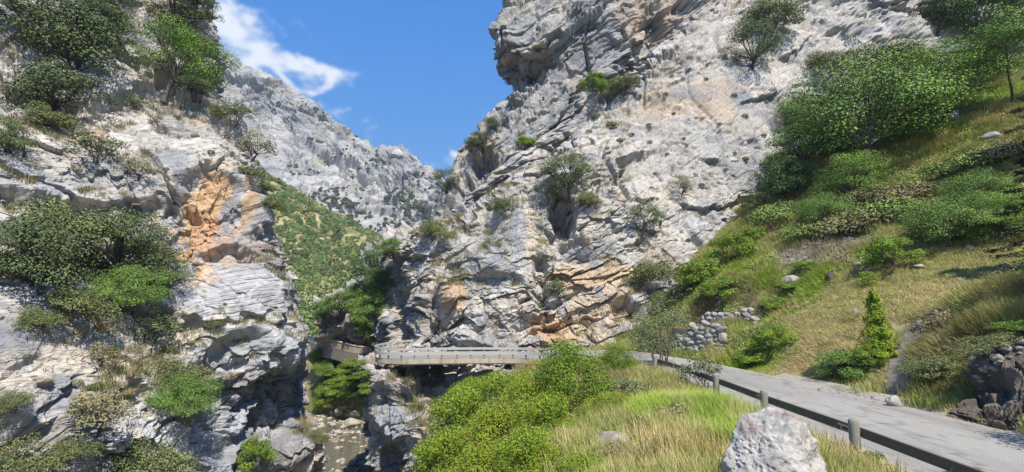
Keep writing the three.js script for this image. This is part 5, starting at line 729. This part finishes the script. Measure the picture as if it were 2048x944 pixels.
{ // slender sapling wrapped in leaves, with a bare top stem
  const s = surf(1757, 708), g = group('sapling', s.p), r = rng(55), list = [], out = { p: [], ix: [] }, H = 4.3; tag(g, 'slender sapling tapering to a thin leafy tip beside the path', 'sapling');
  const st = []; for (let i = 0; i <= 8; i++) st.push(new THREE.Vector3(0.10 * Math.sin(i * 0.9) * i / 8 - 0.3 * i / 8, H * i / 8 - 0.2, 0.08 * Math.cos(i))); tube(st, 0.05, 0.012, 6, out);
  for (let i = 0; i < 5200; i++) { const t = Math.pow(r(), 1.5) * 0.74, y = t * H, a = r() * 6.2832, R = (t < 0.28 ? lerp(0.95, 0.6, t / 0.28) : lerp(0.6, 0.16, (t - 0.28) / 0.46)) * (0.35 + 0.65 * Math.sqrt(r())) * (1 + 1.1 * noise(y * 1.9, Math.cos(a) * 1.2, Math.sin(a) * 1.2 + 4)), x = Math.cos(a) * R - 0.3 * t, z = Math.sin(a) * R; list.push([x, y + 0.1, z, Math.cos(a) + (r() - 0.5), 0.6 + (r() - 0.5), Math.sin(a) + (r() - 0.5)]); }
  for (let i = 0; i < 520; i++) { const a = r() * 6.28, q = 0.55 * Math.sqrt(r()), k = r() < 0.5 ? 0 : 1; list.push([Math.cos(a) * q * 0.9 - 0.3 - (k ? 0.15 : 0), H * (0.93 + (k ? -0.05 : 0.02)) + (r() - 0.5) * 0.5, Math.sin(a) * q * 0.8, r() - 0.5, 0.8, r() - 0.5]); }
  addMesh('trunk', branchGeo(out), barkGrey, g); addMesh('crown', leaves(list, 56, 0.13, BRIGHT), leafMat(1, 1, 1, 0.4), g);
}
{ // slim trunked tree near the right edge
  const s = surf(2024, 205), g = group('tree', s.p); tag(g, 'slim trunked tree with a wide airy crown near the right edge', 'tree', 'trees on the right slope'); const out = { p: [], ix: [] }, w = 210 * s.d / F, th = 72 * s.d / F; tube([new THREE.Vector3(0, -0.3, 0), new THREE.Vector3(0.1, th * 0.5, 0), new THREE.Vector3(-0.1, th, 0), new THREE.Vector3(0.1, th * 1.9, 0.1)], 0.15, 0.06, 7, out);
  const t = addMesh('trunk', branchGeo(out), barkDark, g), br = { p: [], ix: [] }, r = rng(88); for (let k = 0; k < 14; k++) { const a = k * 2.4, y0 = th * (0.9 + 0.07 * k), s0 = new THREE.Vector3(0, y0, 0), e = new THREE.Vector3(Math.cos(a) * w * (0.2 + 0.2 * r()), y0 + w * 0.16 * r() + 0.4, Math.sin(a) * w * (0.2 + 0.2 * r())); tube([s0, s0.clone().lerp(e, 0.5).add(new THREE.Vector3(0, 0.3, 0)), e], 0.05, 0.012, 4, br); } addMesh('branches', branchGeo(br), barkDark, t);
  const c = addMesh('crown', KIND.beech[1].crown, KIND.deep[1].leafMat, g); c.scale.set(w, w * 0.8, w); c.position.set(-0.4, th * 0.85, 0);
}
{ // pine at the right edge and the trees beyond it whose shade falls on the bank and the road
  function pine(x, z, h, label, seed) {
    const r = rng(seed), g = group('pine_tree', [x, groundY(x, z), z]), out = { p: [], ix: [] }, list = []; tag(g, label, 'tree', 'dark conifers along the right edge'); const V = (a, b, c) => new THREE.Vector3(a, b, c);
    tube([V(0, -0.4, 0), V(0.1, h * 0.5, 0), V(0, h, 0)], h * 0.024, 0.02, 8, out);
    for (let k = 0; k < 46; k++) { const t = 0.12 + 0.86 * k / 46, a = k * 2.4 + r(), L = (1 - t) * h * 0.36 + 0.35, y = t * h, e = V(Math.cos(a) * L, y - L * 0.15 + (r() - 0.5) * 0.3, Math.sin(a) * L), s = V(0, y, 0); tube([s, s.clone().lerp(e, 0.5).add(V(0, 0.12, 0)), e], 0.05, 0.01, 4, out);
      for (let i = 0; i < 150; i++) { const q = 0.25 + 0.75 * Math.sqrt(r()), sp = L * 0.22 * (1.15 - q) + 0.1; list.push([e.x * q + (r() - 0.5) * sp * 2.4, lerp(y, e.y, q) + (r() - 0.5) * 0.22, e.z * q + (r() - 0.5) * sp * 2.4, (r() - 0.5) * 1.4, 0.7, (r() - 0.5) * 1.4]); } }
    addMesh('trunk', branchGeo(out), barkDark, g); addMesh('crown', leaves(list, seed + 1, 0.22, [[0.03, 0.045, 0.016], [0.045, 0.06, 0.022], [0.06, 0.065, 0.03]], 0.3), leafMat(1, 1, 1, 0), g);
  }
  pine(30.5, -28.2, 8, 'dark pine reaching in from the right edge above the bank', 61);  pine(45, -40, 11, 'pine behind the right edge on the upper slope', 64);
}
for (const [x, z, w, h, l] of [[24.8, -20.4, 6.5, 1.2, 'dense dark tree just beyond the right edge above the bank'], [16.9, -12.5, 4.8, 1.5, 'slim dark tree at the gutter beyond the right edge'], [18.9, -14.4, 5.2, 1.25, 'dense dark tree beyond the right edge beside the road'], [21.8, -17.4, 6.2, 1.25, 'dense dark tree behind the shaded outcrop']]) plant('deep', 'tree', l, 'tree', 0, 0, 0, { at: [x, groundY(x, z) - 0.1, z], w, h, group: 'shade trees along the right edge' });
{ // dead snag on the ochre face and a fallen grey branch at right
  const snag = (px, py, w, label, seed) => { const s = surf(px, py), r = rng(seed), g = group('dead_branch', s.p), out = { p: [], ix: [] }, k = w * s.d / F; tag(g, label, 'branch'); const V = (a, b, c) => new THREE.Vector3(a * k, b * k, c * k); tube([V(0, -0.05, -0.05), V(0.25, 0.12, 0.15), V(0.5, 0.1, 0.2), V(1, 0.35, 0.3)], 0.035 * k, 0.012 * k, 6, out); for (let i = 0; i < 9; i++) { const t = 0.2 + 0.75 * r(), a = V(t, 0.1 + 0.2 * t, 0.25 * t), e = a.clone().add(V((r() - 0.2) * 0.4, (r() - 0.3) * 0.4, (r() - 0.5) * 0.3)); tube([a, a.clone().lerp(e, 0.5).add(V(0, 0.04, 0)), e], 0.014 * k, 0.004 * k, 4, out); } addMesh('wood', branchGeo(out), woodMat(0.36, 0.32, 0.27), g); };
  snag(265, 425, 60, 'bleached dead branch hanging beside the ochre rock face', 3); snag(1965, 545, 70, 'fallen grey branch on the bank below the pine', 4); snag(1300, 850, 60, 'dry bramble stem arching over the mossy boulder', 5); snag(175, 850, 60, 'dead branch inside the dark twiggy bush at lower left', 6);
}
{ // cushion plants dotted over the rock
  const r = rng(12), list = []; for (let i = 0; i < 260; i++) { const a = r() * 6.28, e = Math.asin(r()), q = 0.5 * (0.8 + 0.25 * r()); list.push([Math.cos(a) * Math.cos(e) * q, Math.sin(e) * q * 0.75, Math.sin(a) * Math.cos(e) * q, Math.cos(a) * Math.cos(e) + r() - 0.5, Math.sin(e) + r() - 0.5, Math.sin(a) * Math.cos(e) + r() - 0.5]); }
  const gs = [leaves(list, 13, 0.2, OLIVE, 0.4), leaves(list, 14, 0.2, OAK, 0.4), leaves(list, 15, 0.22, DRY, 0.35)], lm = leafMat(1, 1, 1, 0);
  const put = (px, py, w, v, label, grp) => { const s = surf(px, py); if (!s) return; const k = w * s.d / F, m = addMesh('cushion_plant', gs[v], lm); m.position.set(...s.p); m.scale.set(k, k, k); m.rotation.y = px; tag(m, label, 'plant', grp); };
  [[1222, 244, 27], [1186, 230, 22], [1232, 273, 16], [1298, 243, 13], [1306, 276, 11], [1472, 183, 14], [1490, 227, 16], [1533, 266, 13], [1290, 302, 11], [1406, 364, 15], [1518, 288, 13], [1497, 316, 16], [1250, 347, 10], [1338, 188, 11], [1350, 219, 9], [1259, 263, 12], [1296, 440, 11], [1170, 255, 14], [1210, 290, 10], [1330, 300, 9], [1450, 330, 10], [1440, 240, 9], [1230, 420, 11], [1255, 405, 10], [1390, 230, 8], [1475, 300, 10], [1540, 200, 10], [1215, 375, 11], [1320, 390, 9], [1100, 330, 13], [1275, 190, 10], [1420, 150, 9], [1370, 270, 8], [1305, 340, 9], [1185, 340, 11], [1540, 330, 9]].forEach(([x, y, w], i) => put(x, y, w, i % 3 === 2 ? 2 : i % 2, 'small round cushion plant dotted on the pale right slab', 'cushion plants on the right slab'));
  [[315, 150, 22], [285, 190, 16], [360, 230, 14], [395, 265, 16], [430, 300, 15], [420, 320, 12], [150, 335, 16], [85, 215, 24], [330, 330, 12], [490, 330, 16], [455, 600, 9], [245, 440, 18], [160, 760, 22], [195, 770, 26], [100, 770, 14], [230, 690, 20], [420, 760, 16], [350, 640, 14], [390, 690, 14], [60, 720, 16], [260, 780, 20], [300, 740, 16]].forEach(([x, y, w], i) => put(x, y, w, i % 3, 'small cushion plant growing in a crack of the left cliff', 'cushion plants on the left cliff'));
}

// ---------------------------------------------------------------- ground cover nobody could count: grass, herbs, scrub
function tuftGeo(seed, n, h, spread, bend, w) {
  const r = rng(seed), p = [], c = [], ix = [];
  for (let i = 0; i < n; i++) { const a = r() * 6.28, q = spread * Math.sqrt(r()), x = Math.cos(a) * q, z = Math.sin(a) * q, d = r() * 6.28, hh = h * (0.5 + 0.7 * r()), bx = Math.cos(d) * bend * hh, bz = Math.sin(d) * bend * hh, sx = -Math.sin(d) * w, sz = Math.cos(d) * w, b = p.length / 3, m = 0.75 + 0.5 * r();
    p.push(x - sx, -0.03, z - sz, x + sx, -0.03, z + sz, x + bx * 0.35 + sx * 0.7, hh * 0.6, z + bz * 0.35 + sz * 0.7, x + bx * 0.35 - sx * 0.7, hh * 0.6, z + bz * 0.35 - sz * 0.7, x + bx, hh, z + bz); for (let k = 0; k < 5; k++) c.push(m, m, m * 0.95); ix.push(b, b + 1, b + 2, b, b + 2, b + 3, b + 3, b + 2, b + 4); }
  const g = new THREE.BufferGeometry(); g.setAttribute('position', new THREE.Float32BufferAttribute(p, 3)); g.setAttribute('color', new THREE.Float32BufferAttribute(c, 3)); g.setIndex(ix); g.computeVertexNormals(); return g;
}
function herbGeo(seed, n, leaf, cols) { const r = rng(seed), list = []; for (let i = 0; i < n; i++) { const a = r() * 6.28, e = Math.asin(r()), q = 0.5 * Math.sqrt(r()); list.push([Math.cos(a) * q, 0.06 + 0.5 * r() * (1 - q), Math.sin(a) * q, Math.cos(a) * 0.5 + r() - 0.5, 0.8, Math.sin(a) * 0.5 + r() - 0.5]); } return leaves(list, seed, leaf, cols ?? [[1, 1, 1], [0.8, 0.85, 0.7]]); }
function scatter(name, geo, mat, spots, label, category) {           // spots: [x, y, z, scale, r, g, b, (up scale)]
  const m = new THREE.InstancedMesh(geo, mat, spots.length), M = new THREE.Matrix4(), q = new THREE.Quaternion(), e = new THREE.Euler(), v = new THREE.Vector3(), s = new THREE.Vector3(), c = new THREE.Color(), r = rng(spots.length), nn = new THREE.Vector3(), q2 = new THREE.Quaternion();
  spots.forEach((t, i) => { e.set((r() - 0.5) * 0.3, r() * 6.28, (r() - 0.5) * 0.3); q.setFromEuler(e); if (t.length > 8) { nn.set(t[8], t[9], t[10]); q.premultiply(q2.setFromUnitVectors(Y, nn)); } m.setMatrixAt(i, M.compose(v.set(t[0], t[1], t[2]), q, s.set(t[3], t[3] * (t[7] ?? 1), t[3]))); m.setColorAt(i, c.setRGB(t[4], t[5], t[6])); });
  m.name = name; m.castShadow = m.receiveShadow = true; scene.add(m); tag(m, label, category, null, 'stuff'); return m;
}
{
  const SC = P(1645, 500, 45.5), r = rng(7), grass = [], meadow = [], herbs = [], tall = [];
  const nx = GN + 1, gp = groundGeo.attributes.position.array, hAt = (x, z) => { const fx = clamp((x - GX0) / (GX1 - GX0) * GN, 0, GN - 1e-3), fz = clamp((z - GZ0) / (GZ1 - GZ0) * GM, 0, GM - 1e-3), i = Math.floor(fx), j = Math.floor(fz), a = fx - i, b = fz - j, g = (p, q) => gp[((j + q) * nx + i + p) * 3 + 1]; return lerp(lerp(g(0, 0), g(1, 0), a), lerp(g(0, 1), g(1, 1), a), b); };
  const mead = [[1580, 700, 32, 3], [1640, 670, 31.5, 4.5], [1720, 620, 31.5, 5.5], [1820, 570, 33, 6.5], [1930, 530, 34, 5], [1560, 725, 31, 2.5], [1700, 700, 27, 2.5]].map(([a, b, c, d]) => [...P(a, b, c), d]);
  for (let i = 0; i < 460000 && grass.length + meadow.length + herbs.length < 46000; i++) {
    const d = 6 + Math.pow(r(), 1.25) * 66, x = (r() * 2.5 - 1.2) * d; if (x < -8 || x > GX1 - 1) continue; const z = -d, y = hAt(x, z); const [px, py, f] = project(x, y, z); if (px < -100 || px > 2200 || py < -50 || py > 1080) continue;
    if (x < -2 && y < EYE - 11) continue;
    const ro = roadAt(x, z); if (ro[0] < (ro[3] ? 0.75 : 1.0) + 0.25 * noise(x * 2, 1, z * 2) && (ro[2] < BRIDGE0 || x < 2.5)) continue;
    if (x > 15 && x < 21.5 && Math.abs(z + 21.2 + (x - 15.7) * 1.15) < 1.2) continue;
    const gx = (hAt(x - 0.3, z) - hAt(x + 0.3, z)) / 0.6, gz = (hAt(x, z - 0.3) - hAt(x, z + 0.3)) / 0.6, gl = Math.hypot(gx, 1, gz), N = [gx / gl, 1 / gl, gz / gl]; const t = turf(x, z), near = sst(40, 12, d); let inM = false; for (const m of mead) if (Math.hypot(x - m[0], z - m[2]) < m[3]) inM = true;
    if (x > 15 && !inM && fbm(x * 0.6 + 30, 5, z * 0.6, 3) > 0.16 && r() < 0.85) continue; if (Math.hypot(x - SC[0], z - SC[2]) < 4.2 && r() < 0.7) continue;
    const hv = 0.6 + 1.3 * sst(-0.25, 0.4, noise(x * 0.5 + 20, 3, z * 0.5)), j = 0.7 + 0.6 * r(), dry = noise(x * 0.8, 4, z * 0.8) + 0.4 * (r() - 0.5), c = mix3(t, [0.52, 0.43, 0.23], sst(0.1, 0.5, dry) * 0.6);
    if (inM) { meadow.push([x, y, z, 0.7 + 0.5 * r(), c[0] * j * 1.1, c[1] * j * 1.1, c[2] * j, 1, ...N]); continue; }
    const patch = noise(x * 0.35 + 12, 6, z * 0.35) + 0.3 * noise(x * 1.3, 7, z * 1.3);
    if (patch > 0.04 + 0.25 * near && r() < 0.6) { const hc = noise(x * 0.25, 9, z * 0.25) > 0.12 ? [0.29, 0.215, 0.11] : mix3(t, [0.24, 0.33, 0.05], 0.5); herbs.push([x, y, z, (0.4 + 0.6 * r()) * (1 + d / 90), hc[0] * j, hc[1] * j, hc[2] * j, 0.8, ...N]); }
    else grass.push([x, y, z, (0.75 + 0.6 * r()) * (1 + d / 110), c[0] * j * 1.15, c[1] * j * 1.15, c[2] * j, hv * (patch > 0 ? 1.15 : 0.8), ...N]);
  }
  // long fresh grass on the bank in front of the guard rail
  for (let i = 0; i < 3600; i++) { const a = r() * 6.28, q = Math.sqrt(r()), x = 6.3 + Math.cos(a) * q * 2.0, z = -16.8 + Math.sin(a) * q * 3.4; if (roadAt(x, z)[0] < 1.2) continue; const j = 0.7 + 0.6 * r(), k = noise(x * 0.9, 2, z * 0.9) > 0.1; tall.push([x, hAt(x, z), z, 0.75 + 0.6 * r(), (k ? 0.42 : 0.29) * j, (k ? 0.40 : 0.39) * j, (k ? 0.15 : 0.05) * j]); }
  for (let i = 0; i < 2600; i++) { const x = 1 + r() * 7.5, z = -9 - r() * 22; if (roadAt(x, z)[0] < 1.2) continue; const j = 0.7 + 0.6 * r(), k = r() < 0.6; tall.push([x, hAt(x, z), z, 0.6 + 0.5 * r(), (k ? 0.46 : 0.25) * j, (k ? 0.38 : 0.32) * j, (k ? 0.18 : 0.05) * j]); }
  console.log('ground cover', grass.length, meadow.length, herbs.length, tall.length);
  const gm = leafMat(1, 1, 1, 0);
  scatter('grass', tuftGeo(1, 60, 0.3, 0.5, 0.5, 0.0075), gm, grass, 'mixed green and straw coloured grass on the slope and banks', 'grass');
  scatter('meadow_grass', tuftGeo(2, 60, 0.16, 0.55, 0.9, 0.009), gm, meadow, 'short dry mown grass of the sloping meadow', 'grass');
  scatter('herbs', herbGeo(3, 70, 0.13), gm, herbs, 'low leafy herbs and bracken among the grass', 'herbs');
  scatter('tall_grass', tuftGeo(4, 36, 0.62, 0.3, 0.55, 0.006), gm, tall, 'long fresh grass on the bank before the guard rail', 'grass');
  // grass on rock ledges
  const led = []; for (const [k, n] of [['cliff_left', 2600], ['cliff_right_lower', 3000], ['cliff_right_upper', 500], ['cliff_under_bridge', 600]]) { const g = SHEETS[k], p = g.attributes.position.array, N = g.attributes.normal.array; let c = 0; for (let i = 0; i < 400000 && c < n; i++) { const v = Math.floor(r() * p.length / 3) * 3; if (N[v + 1] < 0.62 || fbm(p[v] * 0.2 + 8, p[v + 1] * 0.2, p[v + 2] * 0.2, 3) < 0.03) continue; const d = r() < 0.55, j = 0.7 + 0.6 * r(); led.push([p[v], p[v + 1], p[v + 2], 0.5 + 1.0 * r(), (d ? 0.33 : 0.17) * j, (d ? 0.265 : 0.19) * j, (d ? 0.13 : 0.055) * j]); c++; } }
  scatter('ledge_grass', tuftGeo(5, 26, 0.42, 0.3, 0.7, 0.012), gm, led, 'dry grass tufts growing on ledges of the cliffs', 'grass');
  // scrub on the hillside and the mountain
  const dl = []; for (let i = 0; i < 230; i++) { const a = r() * 6.28, e = Math.asin(lerp(-0.2, 1, r())), q = 0.5 * (0.75 + 0.35 * r()) * (1 + 0.3 * noise(Math.cos(a) * 2, e * 2, Math.sin(a) * 2)); dl.push([Math.cos(a) * Math.cos(e) * q, 0.1 + Math.sin(e) * q * 0.95, Math.sin(a) * Math.cos(e) * q, Math.cos(a) * Math.cos(e) + 0.6 * (r() - 0.5), Math.sin(e) + 0.6 * (r() - 0.5), Math.sin(a) * Math.cos(e) + 0.6 * (r() - 0.5)]); }
  const bush = leaves(dl, 6, 0.22, [[1, 1, 1], [0.8, 0.85, 0.75]]), hill = [], mnt = [];
  { const p = SHEETS.hillside.attributes.position.array; for (let i = 0; i < 8500; i++) { const v = Math.floor(r() * p.length / 3) * 3, x = p[v] + (r() - 0.5), y = p[v + 1], z = p[v + 2]; if (fbm(x * 0.04, y * 0.04, z * 0.04, 3) < -0.15 + 0.3 * r() - 0.15) continue; const j = 0.6 + 0.8 * r(), s = 1.3 + 3.4 * r() * r(), o = r() < 0.3; hill.push([x, y - s * 0.1, z, s * 1.3, (o ? 0.27 : 0.12) * j, (o ? 0.27 : 0.175) * j, (o ? 0.10 : 0.05) * j, 1.25]); } }
  { const p = SHEETS.mountain.attributes.position.array; for (let i = 0; i < 9000; i++) { const v = Math.floor(r() * p.length / 3) * 3, x = p[v], y = p[v + 1], z = p[v + 2], f = fbm(x * 0.02, y * 0.02, z * 0.02, 3); if (f < 0.0 + 0.0022 * (y - EYE - 60) + 0.35 * (r() - 0.6)) continue; const s = 2 + 6 * r() * r(), j = 0.6 + 0.7 * r(); mnt.push([x, y, z, s, 0.08 * j, 0.09 * j, 0.045 * j, 1.0]); } }
  const sm = leafMat(1, 1, 1, 0);
  scatter('hillside_scrub', bush, sm, hill, 'dense green scrub covering the far hillside', 'scrub'); scatter('mountain_scrub', bush, sm, mnt, 'dark scrub dotted over the bare mountain', 'scrub');
  // pebbles on the riverbed
  const peb = [], pg = SHEETS; const bed = scene.getObjectByName('riverbed').geometry.attributes.position.array; for (let i = 0; i < 9000; i++) { const v = Math.floor(r() * bed.length / 3) * 3, j = 0.7 + 0.6 * r(); peb.push([bed[v] + (r() - 0.5) * 0.3, bed[v + 1], bed[v + 2] + (r() - 0.5) * 0.5, 0.12 + 0.4 * r() * r(), 0.42 * j, 0.38 * j, 0.33 * j, 0.7]); }
  const pm = std({}); scatter('river_pebbles', stoneGeo(9, 1, 0.5, 0.4, 0.45, 0.3), pm, peb, 'pale pebbles covering the riverbed', 'pebbles');
}

// thin mountain haze
scene.fog = new THREE.FogExp2(new THREE.Color().setRGB(0.62, 0.76, 0.95), 0.00017);
renderer.render(scene, camera);
